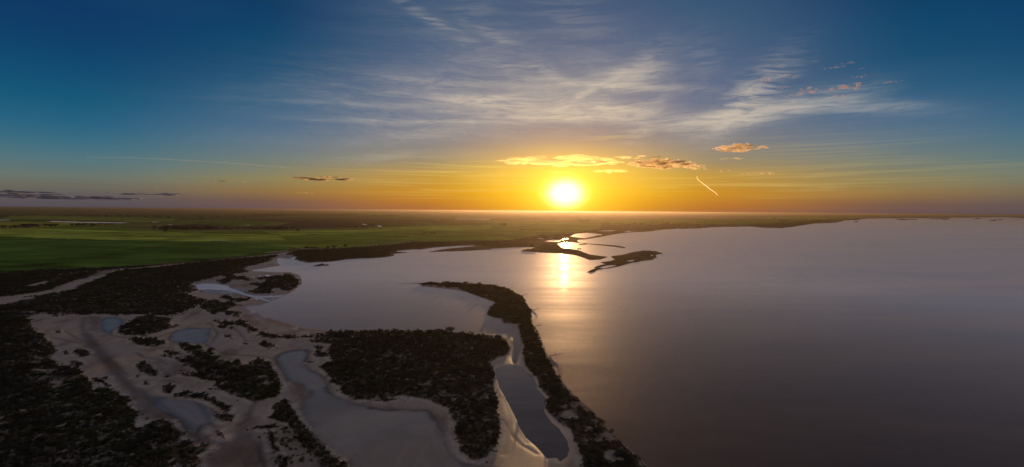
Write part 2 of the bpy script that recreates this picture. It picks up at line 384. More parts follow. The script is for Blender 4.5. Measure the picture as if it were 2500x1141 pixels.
VEG = [  # outline, edge raggedness in metres, density
    # the scrub plain behind the flats, from the track to the lake's far shore
    (P('P -900,740 -900,690 0,668 98,662 280,654 435,646 589,632 698,622 723,615 779,612 870,607 951,601 1002,594 1200,590 1253,588 C 700,310 850,300 980,290 1150,270 1280,245 1400,205 1800,197 2445,192 '
       'D 300,376 500,377 750,367 1010,345 1300,334 1800,325 2490,322 P 2500,530.5 2296,531 2119,532.5 2058,536 1990,545 1929,554 1871,555 1752,554 C 2250,234 1980,240 1760,262 1500,282 1400,297 1130,335 1000,305 870,345 600,360 640,420 450,420 200,436 '
       'B 2445,505 2280,482 1860,500 1640,515 1480,530 1430,560 1430,590 1300,600 1150,612 1000,620 850,640 700,648 540,640 490,625 520,600 440,580 330,585 250,620 200,660 60,690 0,700 '
       'I 1240,30 1000,70 900,80 700,140 560,150 520,180 500,240 540,300 430,330 560,380 700,430 600,500 500,550 350,590 250,640 E 380,180 370,200 280,175 210,165 175,185 150,215 115,210 70,260 80,300 -200,330 -1400,400'), 5.0, 0.93),
    # the scrub filling the near left corner
    (P('E -1800,300 0,180 60,200 120,185 170,205 190,230 180,260 230,290 280,330 330,370 360,410 325,440 330,480 400,510 450,520 510,545 520,600 560,590 600,660 680,650 760,690 800,710 820,740 820,780 870,800 862,850 850,890 880,905 930,880 970,855 1080,855 1100,900 1130,930 1130,965 1190,990 1240,1015 1320,1015 1335,1035 1290,1045 1250,1060 1240,1100 1250,1141 1260,1500 -3000,1500'), 1.3, 0.9),
    (P('E 735,290 760,262 800,240 850,210 900,190 1000,192 1070,205 1075,250 1110,258 1040,280 940,305 900,316 840,310 770,305'), 1.2, 0.95),
    (P('E 810,335 860,328 900,330 980,340 1045,355 1030,368 960,388 900,380 850,360'), 0.8, 0.95),
    (P('E 320,400 345,395 362,415 330,420'), 0.6, 0.9), (P('E 400,420 420,408 445,430 420,436'), 0.5, 0.9),
    (P('E 465,425 490,412 530,405 565,415 562,436 520,455 485,440'), 0.8, 0.8), (P('E 430,475 480,468 525,495 490,515 450,490'), 0.6, 0.8),
    (P('E 870,490 920,486 960,508 970,535 995,550 985,575 940,570 900,540 870,525'), 0.7, 0.85), (P('E 905,615 945,613 945,630 900,627'), 0.4, 0.9), (P('E 850,577 880,575 880,583 850,584'), 0.3, 0.9), (P('E 1035,572 1060,568 1065,578 1040,580'), 0.3, 0.9),
    (P('E 1015,652 1050,640 1070,625 1112,635 1100,652 1072,682 1020,672'), 0.6, 0.95), (P('E 1095,682 1150,673 1250,678 1340,705 1390,740 1452,775 1445,792 1400,785 1330,738 1250,712 1150,702 1100,700'), 0.6, 0.95),
    (P('E 1385,815 1450,808 1477,830 1462,852 1400,862 1378,840'), 0.5, 0.95), (P('E 1345,912 1390,910 1420,948 1422,970 1380,948'), 0.5, 0.8), (P('E 1030,410 1080,415 1175,433 1100,437 1040,420'), 0.5, 0.9),
    (P('E 640,582 680,578 685,590 650,590'), 0.4, 0.9), (P('E 590,590 650,598 690,625 680,640 640,615 600,606'), 0.5, 0.9), (P('E 350,285 385,284 385,294 355,296'), 0.4, 0.8),
    (P('F -20,440 60,455 110,478 130,498 190,520 220,555 160,562 240,590 330,600 330,640 400,682 470,702 540,722 575,738 640,712 700,702 738,662 742,620 722,570 700,540 682,500 660,480 640,475 630,465 600,462 565,478 575,492 520,505 470,500 400,490 380,475 330,455 260,430 235,400 245,385 200,378 160,365 95,370 110,400 180,425 210,450 130,460 60,448 0,436'), 0.9, 0.95),
    (P('F 258,410 300,406 322,430 285,430'), 0.4, 0.95), (P('F 410,488 450,473 497,486 480,500 425,498'), 0.5, 0.95), (P('F 390,318 420,314 432,326 400,330'), 0.4, 0.95),
    (P('F 600,363 640,368 712,378 705,390 645,392 610,378'), 0.5, 0.95), (P('F 108,553 150,557 165,572 120,567'), 0.4, 0.9), (P('F 275,648 300,645 298,655 280,654'), 0.3, 0.9), (P('F 498,362 530,360 530,368 500,368'), 0.3, 0.7),
    (P('F 695,745 735,735 775,733 800,765 830,800 850,840 880,880 900,900 940,960 1000,1020 1080,1080 1150,1141 1400,1400 1150,1400 930,1060 860,980 820,920 780,870 740,860 665,835 690,790'), 0.7, 0.95),
    (P('F 645,890 690,925 700,1000 740,1060 780,1110 785,1141 800,1300 740,1300 715,1141 700,1080 680,1010 650,930'), 0.6, 0.95),
    (P('F 555,897 600,886 640,882 700,884 745,890 745,897 660,905 560,906'), 0.5, 0.9),
    (P('F 740,870 820,920 860,980 930,1060 1010,1141 1150,1400 800,1400 780,1110 700,960 700,900'), 0.8, 0.30),
    (P('I 1290,300 1400,270 1440,230 1310,210 1330,190 1400,185 1480,195 1560,150 1390,135 1500,100 1640,85 1780,90 1790,62 1870,60 1930,100 1990,140 2000,190 1960,240 1850,290 1780,290 1720,260 1650,250 1600,290 1680,320 1500,325 1400,330 1330,320'), 1.5, 0.95),
    (P('I 890,385 960,360 1010,360 1090,400 1200,405 1330,380 1320,400 1260,430 1150,450 1040,430 940,405'), 0.9, 0.95),
    (P('I 600,515 680,470 720,450 750,432 820,430 960,468 1050,440 1110,482 1270,485 1100,502 1090,520 990,540 1000,570 1160,590 1180,630 1150,660 1000,630 950,600 860,600 850,630 780,622 700,560 640,540'), 1.2, 0.85),
    (P('I 770,705 820,702 825,712 780,713'), 0.4, 0.9),
    (P('I 815,730 900,725 960,745 1100,740 1140,700 1200,700 1260,750 1350,810 1430,840 1400,862 1280,850 1220,790 1100,770 1000,780 950,825 900,820 860,790 900,760'), 0.8, 0.85),
    (P('I 1425,890 1500,885 1600,910 1750,925 1960,932 1972,950 1850,962 1650,957 1500,940 1430,915'), 0.6, 0.98),
    (P('I 1990,945 2050,922 2200,915 2396,900 F 1000,293 1200,288 1400,284 1552,284 G 200,283 480,288 480,300 0,300 F 1552,300 1300,310 1150,335 950,330 I 2200,945'), 0.4, 1.0),
    (P('I 970,925 1010,922 1050,940 1055,955 1000,952'), 0.3, 0.95), (P('I 1030,820 1070,820 1070,830 1035,830'), 0.3, 0.8), (P('I 1280,870 1350,868 1355,880 1290,880'), 0.3, 0.8), (P('I 1400,960 1440,962 1435,978 1400,974'), 0.3, 0.9), (P('I 1215,1025 1290,1022 1310,1045 1230,1036'), 0.3, 0.8),
    (P('I 925,50 1060,60 1130,90 1240,85 1285,120 1355,140 1280,152 1150,140 1050,140 1030,180 950,190 840,170 850,140 960,130 985,100 940,70'), 1.2, 0.75),
    (P('I 1170,10 1290,15 1280,35 1180,28'), 0.8, 0.8), (P('I 2030,115 2075,105 2112,125 2080,135'), 0.5, 0.6),
    (P('F 920,348 1000,342 1100,338 1250,325 1400,300 1552,292 G 0,300 300,292 520,296 700,312 830,326 878,350 893,390 885,425 840,445 790,465 755,490 785,520 792,560 798,620 803,680 820,740 800,790 835,830 840,880 828,950 795,1030 745,1085 700,1102 640,1097 600,1078 570,1020 556,960 545,880 520,800 470,752 420,752 400,728 320,712 250,702 180,690 60,722 0,716 '
       'F 1552,717 1480,717 1400,732 1320,727 1250,722 1180,706 1122,682 1118,640 1050,600 1060,580 1020,550 992,520 1060,470 1040,425 1060,390 1050,362 985,362'), 1.0, 0.97),
    (P('F 943,432 980,415 1040,430 1042,446 965,452'), 0.5, 0.98), (P('F 903,478 950,476 948,487 910,487'), 0.3, 0.98), (P('F 960,390 1000,388 1000,398 965,398'), 0.3, 0.95),
    (P('C 0,790 150,796 205,806 380,840 420,868 515,920 540,962 565,1005 605,1052 595,1085 H 485,240 490,275 520,330 545,385 580,460 590,492 622,550 652,610 690,670 745,730 790,790 850,850 890,900 950,960 1010,1020 1070,1080 1120,1141 1200,1300 840,1300 800,1141 780,1095 785,1040 760,990 738,950 728,910 690,892 620,852 580,805 570,772 588,722 560,690 530,640 518,600 490,572 452,530 448,480 442,400 428,345 418,300 418,278 320,268 312,248 218,228 228,200 268,142 150,102 50,62 0,60 B 2200,920 2000,905 1850,892 1760,884 1720,868 1850,862 2180,868 2445,892'), 1.0, 0.93),
    (P('H 575,400 600,475 655,600 742,705 862,808 932,888 1052,1008 1150,1098 1190,1141 1290,1300 1200,1300 1040,1100 860,900 700,700 580,500'), 1.0, 0.62),
    (P('C 500,461 620,438 720,395 840,390 900,430 1060,455 1180,500 1340,520 1285,540 1180,548 1080,512 1000,492 880,480 720,475'), 2.0, 1.0),
]
ISLES = [P('C 1395,512 1500,500 1620,470 1700,462 1685,457 1740,456 1800,460 1840,463 1870,474 1912,483 1905,488 1860,493 1838,505 1848,528 1820,535 1815,547 1700,560 1660,572 1600,578 1480,612 1380,632 1320,636 1270,645 1220,672 1145,676 1190,650 1232,636 1225,625 1255,610 1290,600 1345,592 1290,580 1295,573 1390,560 1430,545 1400,525'),
         P('C 1050,396 1130,390 1160,396 1080,400'), P('C 1850,524 1872,526 1868,530 1852,529'),
         P('D 1540,341 1640,339 1770,340 1640,344'), P('D 1820,336 2000,335 1950,338 1850,338'), P('D 1900,339 1955,338 1950,341'), P('D 2130,335 2200,334 2180,337'), P('D 2250,347 2300,345 2310,348 2260,350'), P('D 2310,343 2345,342 2345,345'),
         P('D 1230,343 1320,343 1300,346 1240,346'), P('D 1250,356 1310,355 1300,359'), P('D 700,400 780,401 770,404 700,403'),
         P('B 650,700 740,676 850,690 760,688'), P('B 700,706 760,708 740,712'), P('B 570,876 610,877 605,881')]
HOLES = [P('C 1350,607 1400,600 1455,604 1380,622 1300,632 1255,630 1290,620'), P('C 1545,560 1580,553 1625,547 1620,555 1600,565 1560,567'), P('C 1785,500 1810,500 1808,510 1788,508')]
FLATS = P('P -900,760 0,735 110,725 220,683 300,656 470,690 600,640 700,615 760,620 735,650 760,690 640,750 650,790 760,812 1000,815 1240,815 1262,800 1255,880 1330,960 1420,1080 1430,1141 1500,1700 -1500,1700')
SPARSE = [(P('F 560,540 620,560 700,575 705,620 640,690 590,610'), 0.65), (P('E 200,440 250,470 300,520 400,550 430,610 380,660 300,660 240,610 210,550'), 0.85), (P('E 200,280 280,330 320,400 320,470 250,470 200,400'), 0.45),
          (P('E 240,640 400,640 640,800 840,880 700,950 500,900 300,800'), 0.42), (P('E 100,160 480,170 520,240 300,265 180,225'), 0.6), (P('E -60,820 40,830 50,880 -60,900'), 0.9), (P('E 600,830 800,850 850,930 720,960'), 0.45), (P('E 1020,60 1200,20 1180,90 1060,120'), 0.4),
          (P('G 120,420 250,400 230,560 170,560'), 0.35), (P('G 230,590 420,610 430,640 250,640'), 0.55), (P('G 420,520 580,560 570,590 440,560'), 0.45), (P('G 480,680 560,690 580,960 530,940'), 0.4), (P('G 600,500 700,520 780,760 640,720'), 0.3),
          (P('H 590,770 760,760 800,880 700,890'), 0.8), (P('H 760,900 900,860 980,1000 860,1040'), 0.8), (P('H 900,1040 1040,1040 1120,1120 960,1130'), 0.75), (P('H 520,560 600,590 640,700 590,700'), 0.6), (P('H 450,300 520,380 560,480 500,440'), 0.6), (P('H 120,70 330,90 300,130 180,120'), 0.4), (P('H 620,560 720,660 900,860 1180,1141 1060,1141 800,860'), 0.8), (P('I 420,300 560,330 640,400 520,480 420,420'), 0.4),
          (P('A 260,990 420,950 620,870 760,850 560,930 330,1005'), 0.8), (P('B 1290,530 1480,540 1400,600 1300,580'), 0.5), (P('B 1730,880 2000,885 2120,915 1800,905'), 0.4)]
TRACKS = [(P('A 1500,812 1350,830 1180,845 1055,852 960,862 900,885 800,930 700,965 600,1000 560,1025 500,1040 400,1060 250,1080 0,1110 -400,1150'), 4.2), (P('A 1500,812 1600,800 2000,762 2250,735 2490,708 B 200,565 420,540'), 2.6),
          (P('A 280,912 400,905 640,890 700,875 840,870 960,858'), 1.2), (P('B -900,395 -300,440 0,470 300,497 480,528 560,523 720,526'), 2.0), (P('B 720,526 880,520 1100,506 1430,478 1640,452'), 1.2),
          (P('E 0,112 60,95 140,82'), 4.0), (P('A 270,998 350,975 450,960'), 2.0)]
RUTS = [(P('E 300,320 420,345 520,360 560,350'), 0.7), (P('E 420,290 480,330 520,345'), 0.6), (P('E 700,480 740,520 800,560'), 0.5), (P('E 860,420 900,450 1000,460 1060,500'), 0.6), (P('E 1240,690 1300,800 1360,900 1300,960'), 0.6), (P('E 1000,740 1100,830 1130,920 1240,980'), 0.7),
        (P('F 300,230 340,300 300,360'), 0.6), (P('F 420,240 480,300 520,350 600,340'), 0.5), (P('F 600,700 560,760 520,850 470,880'), 0.7), (P('G 850,700 880,760 900,860 870,960 850,1060'), 0.8), (P('G 910,830 940,900 1000,990'), 0.7), (P('G 800,820 860,860 900,940 960,1000 1060,1060'), 0.6),
        (P('E 530,200 520,270 560,350 650,450 760,580 840,660 870,760 900,840'), 1.2), (P('E 560,300 640,420 760,530'), 0.7), (P('E 880,650 960,730 1080,800 1200,880 1260,980'), 0.8), (P('E 900,700 1000,750 1150,850'), 0.6),
        (P('F 260,360 300,400 400,430 560,440 680,455 780,410 850,402'), 0.8), (P('F 700,460 740,520 770,570 765,600'), 1.0), (P('E 700,310 800,325 1000,320 1100,290'), 0.7), (P('F 550,900 540,960 600,1010 620,1080 640,1141'), 0.8)]
MUDS = [P('E 520,290 600,330 700,420 840,620 960,700 1150,850 1300,960 1200,1000 1000,870 900,800 860,700 700,560 560,400'), P('E 1120,420 1200,470 1230,560 1180,600 1060,520'),
        P('F 765,570 900,630 930,700 900,760 870,830 850,760 820,640'), P('I 1260,560 1500,660 1900,800 2300,860 2396,880 2396,842 2100,812 1700,702 1420,590'), P('E 1150,900 1400,980 1540,1000 1540,1141 1300,1141 1260,1060'),
        P('F 520,800 600,830 560,950 640,1141 480,1141 400,1000'), P('E 880,480 1000,480 1100,560 1160,640 1020,610 960,560'), P('E 560,180 640,200 630,290 560,280')]
FIELDS = [  # outline, colour
    (P('A -3000,1100 0,885 350,860 1000,830 1550,792 2100,742 2490,706 B 230,560 500,535 300,500 0,470 -300,442 -900,392 A 1000,575 400,535 -3000,420'), (0.078, 0.160, 0.030), 'near'),
    (P('A -3000,420 -600,495 0,494 310,490 620,478 1000,482 1370,510 1900,518 2490,515 B 0,345 400,345 700,335 1150,322 1500,300 1640,290 2445,286 C 300,160 900,175 1300,200 1280,245 980,290 420,355 0,370 B 2445,440 1900,455 1640,450 1430,480 1100,505 730,525 520,522 300,498 0,470 -300,442 -900,392 A 1000,575 400,535'), (0.18, 0.26, 0.042), 'mid'),
    (P('A -3000,500 0,500 500,500 1000,510 1500,530 2000,545 2490,560 B 100,345 500,350 900,345 1400,320 1900,300 2445,292 2445,330 1500,350 900,372 300,400 A 2490,600 1800,606 1300,604 900,598 500,582 0,568 -3000,540'), (0.34, 0.43, 0.065), 'bright'),  # sunlit band across the fields, its sunlight put into the colour
    (P('B 320,290 520,250 800,245 1000,255 1150,270 1280,275 1200,300 1000,314 560,318 450,325 200,330 -100,322 -400,330 -840,315 -800,290 -300,270 100,300'), (0.070, 0.052, 0.045), 'brown'),
    (P('A -600,432 0,432 300,438 700,450 900,460 600,478 310,488 0,488 -600,492'), (0.30, 0.31, 0.05), 'yellow'),
    (P('A 100,385 400,382 700,390 1200,400 1550,410 1500,438 1000,432 500,420 120,415 -100,412'), (0.20, 0.26, 0.05), 'pale'),
    (P('A 1550,425 1900,418 2490,440 B -30,305 -300,302 A 2100,475 1500,448'), (0.12, 0.19, 0.035), 'green'),
    (P('A 1900,352 2300,348 B 0,148 300,150 320,162 0,166 A 2300,365 2000,360'), (0.24, 0.20, 0.09), 'stubble'),
    (P('B 780,185 1250,178 1700,195 1800,215 1500,235 900,205 700,200'), (0.085, 0.12, 0.04), 'green'),
    (P('C 1200,165 1650,150 2445,155 D 1000,345 750,365 500,374 C 2445,188 1800,193 1400,198'), (0.10, 0.18, 0.01), 'strip'),
    (P('D 600,330 900,322 1100,325 1500,328 1150,342 1000,345 700,340'), (0.28, 0.28, 0.02), 'strip'),
    (P('B 0,168 700,175 900,190 600,200 300,195 0,200'), (0.07, 0.10, 0.04), 'green'),
    (P('A -600,380 100,384 0,412 -600,405'), (0.045, 0.06, 0.035), 'dark'),
]

# ------------------------------------------------------------------ terrain grid: a fan that widens with distance
vm_ = np.concatenate([np.arange(2.0, 150, 1.0), np.arange(150, 672, 1.8), np.arange(672, 1500, 14)])
YS = (H * F / vm_)[::-1]                 # near to far? vm ascending = far to near; reversed below
YS = H * F / vm_                         # far to near
ss = np.concatenate([np.arange(-2.2, -1.12, 0.03), np.arange(-1.12, 1.12, 1.8 / F), np.arange(1.12, 2.2, 0.03)])
NR, NC = len(YS), len(ss)
GY = np.repeat(YS[:, None], NC, 1)
GX = GY * ss[None, :]
X, Y = GX.ravel(), GY.ravel()
CELL = np.maximum(Y * Y / (H * F), 0.15)        # radial cell length


def seg_dist(px, py, pts, closed):
    d = np.full(len(px), 1e18)
    inside = np.zeros(len(px), bool)
    n = len(pts)
    for i in range(n if closed else n - 1):
        ax, ay = pts[i]
        bx, by = pts[(i + 1) % n]
        ex, ey = bx - ax, by - ay
        L = ex * ex + ey * ey + 1e-9
        t = np.clip(((px - ax) * ex + (py - ay) * ey) / L, 0, 1)
        qx, qy = px - ax - t * ex, py - ay - t * ey
        d = np.minimum(d, qx * qx + qy * qy)
        if closed and ay != by:
            c = (ay > py) != (by > py)
            inside ^= c & (px < ex * (py - ay) / (by - ay) + ax)
    d = np.sqrt(d)
    return np.where(inside, -d, d) if closed else d


def sdf(poly, margin=12.0, closed=True, grow=0.0):
    w = on_ground(poly)
    x0, y0 = w.min(0)
    x1, y1 = w.max(0)
    m = margin + grow
    ym = max(m, 0)
    sel = np.nonzero((X > x0 - m) & (X < x1 + m) & (Y > y0 - ym) & (Y < y1 + ym))[0]
    out = np.full(len(X), 1e3)
    if len(sel):
        out[sel] = seg_dist(X[sel], Y[sel], w, closed)
    return out


n_edge = fbm(X, Y, 9.0, 4, 3)
n_fine = fbm(X, Y, 2.2, 3, 11)
n_big = fbm(X, Y, 60.0, 4, 21)
n_huge = fbm(X, Y, 500.0, 5, 31)
far = np.clip(Y / 300.0, 1.0, 6.0)

d_lake = sdf(LAKE, 30)
d_lake = np.minimum(d_lake, sdf(POOL, 15))
for p in PONDS + RIVER:
    d_lake = np.minimum(d_lake, sdf(p, 15))
for p in ISLES:
    d_lake = np.maximum(d_lake, -sdf(p, 1e5))
for p in HOLES:
    d_lake = np.minimum(d_lake, sdf(p, 15))
d_sh = np.minimum.reduce([sdf(p, 10) for p in SHAL])
d_sh = d_sh + n_edge * 0.9 + n_fine * 0.5 + 0.5 * fbm(X, Y, 1.0, 2, 43)
d_lake_n = d_lake + (n_edge * 0.7 + n_fine * 0.35) * np.clip(far, 1, 3) * np.clip(np.abs(d_lake), 0.2, 1)
d_veg = np.full(len(X), 50.0)
veg = np.zeros(len(X))
for poly, rag, den in VEG:
    d = sdf(poly, 12)
    near_ = d < 30
    dn = d + (n_edge * 0.9 + n_fine * 0.9) * rag
    d_veg = np.where(near_, np.minimum(d_veg, dn), d_veg)
    veg = np.maximum(veg, np.where(near_, sst(-dn, -0.2, 0.5) * den, 0))
for p in ISLES:
    dn = sdf(p, 5)
    veg = np.maximum(veg, np.where(dn < 0, 1.0, 0))
    d_veg = np.minimum(d_veg, dn)
sp_n = fbm(X, Y, 5.0, 4, 41)
for p, k in SPARSE:
    d = sdf(p, 8)
    f = sst(-(d + n_edge * 4), -2.0, 2.0)
    veg = veg * (1 - f * k * sst(sp_n, -0.35, 0.25))
veg = veg * (1 - 0.75 * sst(sp_n + 0.25 * n_fine + 0.3 * fbm(X, Y, 22.0, 3, 47), 0.30, 0.55))
veg = np.where(d_lake_n < 0.4, 0, veg)

trk = np.full(len(X), 1e3)
for p, w in TRACKS:
    trk = np.minimum(trk, sdf(p, 12, False) / w)
rut = np.zeros(len(X))
for p, w in RUTS:
    rut = np.maximum(rut, np.exp(-(sdf(p, 10, False) / (w * 1.3)) ** 2))
trk_m = sst(trk + n_fine * 0.25, 1.15, 0.75)
veg = veg * (1 - sst(trk, 2.4, 1.2))

fld = np.full(len(X), -1)
fcol = np.zeros((len(X), 3))
# patchwork of paddocks on the plain
a_ = R(17)
rx = X * math.cos(a_) + Y * math.sin(a_) + n_huge * 120
ry = -X * math.sin(a_) + Y * math.cos(a_) + n_huge * 90
cy = np.floor(ry / 620.0)
cx = np.floor(rx / 1150.0 + (cy * 0.37) % 1.0)
hh = ((cx * 73856093).astype(np.int64) ^ (cy * 19349663).astype(np.int64)) & 0xFFFF
pal = np.array([(0.10, 0.155, 0.045), (0.07, 0.12, 0.035), (0.13, 0.09, 0.06), (0.16, 0.175, 0.055), (0.055, 0.085, 0.035), (0.17, 0.155, 0.07), (0.08, 0.065, 0.045)])
pc = pal[(hh * 2654435761 >> 7) % len(pal)]
fcol[:] = pc
d_first = None
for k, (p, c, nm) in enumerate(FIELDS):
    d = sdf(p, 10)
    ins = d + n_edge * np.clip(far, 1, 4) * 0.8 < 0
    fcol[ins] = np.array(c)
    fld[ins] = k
flat_m = sst(-(sdf(FLATS, 60) + n_edge * 2), -2, 2)
d_sand = sst(-sdf(SANDS, 10), -3, 4)

# ---- height
land = np.clip(d_lake_n, -30, 60)
wdt = np.maximum(1.2, CELL * 0.7)
shore = np.clip(land / wdt, -1, 1)
hgt = np.where(shore < 0, shore * 0.35, shore * 0.09) + np.clip(land, 0, 30) * 0.004
hv = sst(-d_veg, -0.8, 2.2) * np.clip(land, 0, 1)
hgt = hgt + hv * (0.45 + 0.35 * n_edge + 0.25 * n_fine * np.clip(1.5 - far * 0.3, 0, 1)) * np.clip(land / 3, 0, 1)
hgt = hgt + (n_big * 0.10 + n_edge * 0.015) * np.clip(land / 8, 0, 1)
hgt = hgt - 0.13 * sst(-d_sh, -1.5, 1.5) - 0.06 * rut
hgt = np.where((d_lake_n > 0.3), np.maximum(hgt, 0.035), hgt)
hgt0 = hgt.copy()
fieldm = sst(np.where(fld >= 0, 1.0, 0.0) + sst(Y, 1400, 2500) * (1 - sst(-d_lake, -30, 0)), 0, 1)
roll = fbm(X, Y, 190.0, 3, 51) * 2.2 + fbm(X * 0.3, Y, 60.0, 3, 57) * 0.9
roll2 = fbm(X, Y, 1600.0, 4, 61) * 6.0 * sst(Y, 1500, 5000)
hgt = hgt + fieldm * (1.2 + roll + roll2) * sst(land, 4, 45 ) * sst(d_veg, -25, 15)
hills = sst(Y, 9000, 22000) * (fbm(X, Y * 0.6, 5200.0, 4, 71) * 14 + 4)
hgt = hgt + np.where(land > 5, hills, 0)
hgt = np.where(land > 4, np.maximum(hgt, 0.25 + 0.02 * CELL ** 0.5), hgt)
hgt = np.where((land > 4) & (Y < 420), np.where(Y < 420, hgt0, hgt), hgt)
Z = hgt

# ---- colour of the ground, with some sunlight put into it
sand = np.array((0.38, 0.315, 0.25))
pale = np.array((0.50, 0.45, 0.39))
mud = np.array((0.20, 0.145, 0.12))
ssand = np.array((0.50, 0.36, 0.23))
soil = np.array((0.055, 0.045, 0.034))
scrub = np.array((0.030, 0.032, 0.020))


def mixc(a, b, t):
    return a * (1 - t[:, None]) + b * t[:, None]


st1 = fbm(X * 0.9 + Y * 0.35, Y * 0.25 - X * 0.12, 10.0, 5, 81)
st2 = fbm(X, Y, 28.0, 5, 83)
colr = np.tile(sand, (len(X), 1))
colr = mixc(colr, mud * 1.15, 0.75 * sst(st1 + 0.5 * st2, 0.0, 0.45))
colr = mixc(colr, pale, 0.7 * sst(st2 - 0.4 * st1, 0.08, 0.5))
shallow_m = sst(-d_sh, -0.8, 1.6)  # mask of the shallow, wet basins
shc = mixc(np.tile(np.array((0.27, 0.205, 0.14)), (len(X), 1)), np.array((0.33, 0.27, 0.205)), sst(st2, -0.3, 0.35))
ring = np.exp(-((d_sh + 0.5 + 0.4 * n_edge) / 1.1) ** 2)
for p in MUDS:
    colr = mixc(colr, mud * 0.9, 0.8 * sst(-(sdf(p, 8) + 1.6 * n_edge + 1.2 * st1), -1.8, 2.2))
colr = mixc(colr, shc, shallow_m)
colr = mixc(colr, mud * 0.55, ring * 0.9 * sst(st2 + n_edge, -0.9, 0.1))
tide = np.sin(d_sh * 3.2 + n_edge * 3) * np.exp(-np.abs(d_sh) / 3.5) + 0.7 * np.sin(hgt * 120 + n_big * 5) * sst(-d_sh, -6, 0)
colr = colr * (1 + 0.10 * tide * (d_sh < 30))[:, None]
colr = mixc(colr, mud * 0.6, rut * 0.55)
colr = mixc(colr, ssand, d_sand * 0.8)
rim = np.exp(-((d_veg - 1.1) / 0.9) ** 2)
colr = mixc(colr, pale * 1.08, rim * 0.75 * (d_veg < 10) * sst(n_edge + 0.5 * n_fine, -0.45, 0.25))
shore_b = np.exp(-((d_lake_n - 1.0) / 1.1) ** 2)
colr = mixc(colr, np.array((0.74, 0.58, 0.40)), shore_b * 0.75 * d_sand)  # gold gleam of sun on the wet sand edge, painted into the colour
d_east = sdf(P('H 500,180 600,400 680,600 900,820 1230,1141 1400,1300 1200,1300 1000,1080 700,760 520,400'), 5)
colr = mixc(colr, np.array((0.24, 0.18, 0.13)), sst(-d_east, -1, 1) * 0.5)
damp = sst(-d_lake_n, -9, -1) * (1 - d_sand) * sst(Y, 170, 240)
colr = mixc(colr, np.array((0.28, 0.17, 0.115)), damp * 0.7)
crust = sst(fbm(X, Y * 0.55, 7.0, 4, 87), 0.16, 0.34) * sst(-d_lake_n, -8, -3) * sst(Y, 200, 250) * (1 - d_sand)
colr = mixc(colr, np.array((0.62, 0.56, 0.53)), crust * 0.8)
# fields beyond the flats
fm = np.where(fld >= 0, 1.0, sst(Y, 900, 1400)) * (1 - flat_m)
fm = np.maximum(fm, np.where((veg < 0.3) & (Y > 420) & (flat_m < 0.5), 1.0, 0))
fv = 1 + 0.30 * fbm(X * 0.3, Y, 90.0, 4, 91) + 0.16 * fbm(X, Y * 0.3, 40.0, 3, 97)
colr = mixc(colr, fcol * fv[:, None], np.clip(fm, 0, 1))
vg = mixc(np.tile(scrub, (len(X), 1)), soil * 1.5, sst(n_fine + n_edge, -0.1, 0.5))
vg = mixc(vg, np.array((0.19, 0.17, 0.15)), flat_m * sst(fbm(X, Y, 14.0, 4, 45) + 0.4 * n_fine, -0.25, 0.4))
vg = mixc(vg, np.array((0.045, 0.055, 0.022)), 0.6 * sst(n_big, 0.0, 0.5))
vg = mixc(vg, np.array((0.11, 0.085, 0.055)), 0.7 * sst(fbm(X, Y, 18.0, 4, 49), 0.05, 0.45))
vg = mixc(vg, np.array((0.36, 0.33, 0.31)), 0.75 * sst(sp_n * 0.6 + n_fine, 0.30, 0.6) * (flat_m))
colr = mixc(colr, vg, sst(veg, 0.12, 0.55))
colr = mixc(colr, np.array((0.42, 0.36, 0.31)), trk_m * 0.85)
colr = np.where((d_lake_n < 0)[:, None], np.array((0.16, 0.11, 0.10)), colr)
wet = np.clip(shallow_m * 0.85 + damp * 0.5 + 0.45 * (1 - sst(st2, -0.2, 0.3)) * flat_m, 0, 1)
wet = wet * (1 - sst(veg, 0.1, 0.4)) * (1 - np.clip(fm, 0, 1)) * (1 - rim * 0.7)
wet = np.maximum(wet, d_sand * 0.65 * (veg < 0.2))
crop = np.clip(fm, 0, 1) * (veg < 0.3)

# ------------------------------------------------------------------ materials


def new_mat(name):
    m = bpy.data.materials.new(name)
    m.use_nodes = True
    m.node_tree.nodes.clear()
    t = NT(m.node_tree)
    out = t.new('ShaderNodeOutputMaterial')
    return m, t, out


def principled(t, out, col, rough, **kw):
    b = t.new('ShaderNodeBsdfPrincipled')
    t.put(b.inputs['Base Color'], col)
    t.put(b.inputs['Roughness'], rough)
    for k, v in kw.items():
        t.put(b.inputs[k.replace('_', ' ')], v)
    t.l.new(b.outputs[0], out.inputs[0])
    return b


M_GROUND, t, out = new_mat('ground')
at = t.new('ShaderNodeAttribute', attribute_name='tint')
aw = t.new('ShaderNodeAttribute', attribute_name='wet')
pos = t.new('ShaderNodeNewGeometry').outputs['Position']
gn = t.noise(pos, 0.9, 6, 0.65)
spk = t.m('MULTIPLY', t.step(t.noise(pos, 1.1, 5, 0.7), 0.58, 0.66), t.step(t.noise(pos, 0.09, 4, 0.6), 0.46, 0.60))
lns = t.step(t.m('ABSOLUTE', t.m('SUBTRACT', t.noise(t.mapping(pos, rot=R(28), scale=(0.10, 0.028, 1)), 1.0, 6, 0.6, 1.5), 0.5)), 0.022, 0.0)
spk = t.m('MULTIPLY', t.m('ADD', t.m('MULTIPLY', spk, 0.22), t.m('MULTIPLY', lns, 0.24)), t.m('SUBTRACT', 1.0, t.m('MULTIPLY', aw.outputs['Fac'], 0.8)))
gn2 = t.noise(pos, 0.12, 5, 0.6)
k = t.m('SUBTRACT', t.m('ADD', t.m('MULTIPLY', gn, 0.30), t.m('MULTIPLY', gn2, 0.30)), t.m('SUBTRACT', spk, 0.70))
ac = t.new('ShaderNodeAttribute', attribute_name='crop')
rows = t.noise(t.mapping(pos, rot=R(63), scale=(0.006, 0.11, 1)), 1.0, 6, 0.65, 0.3)
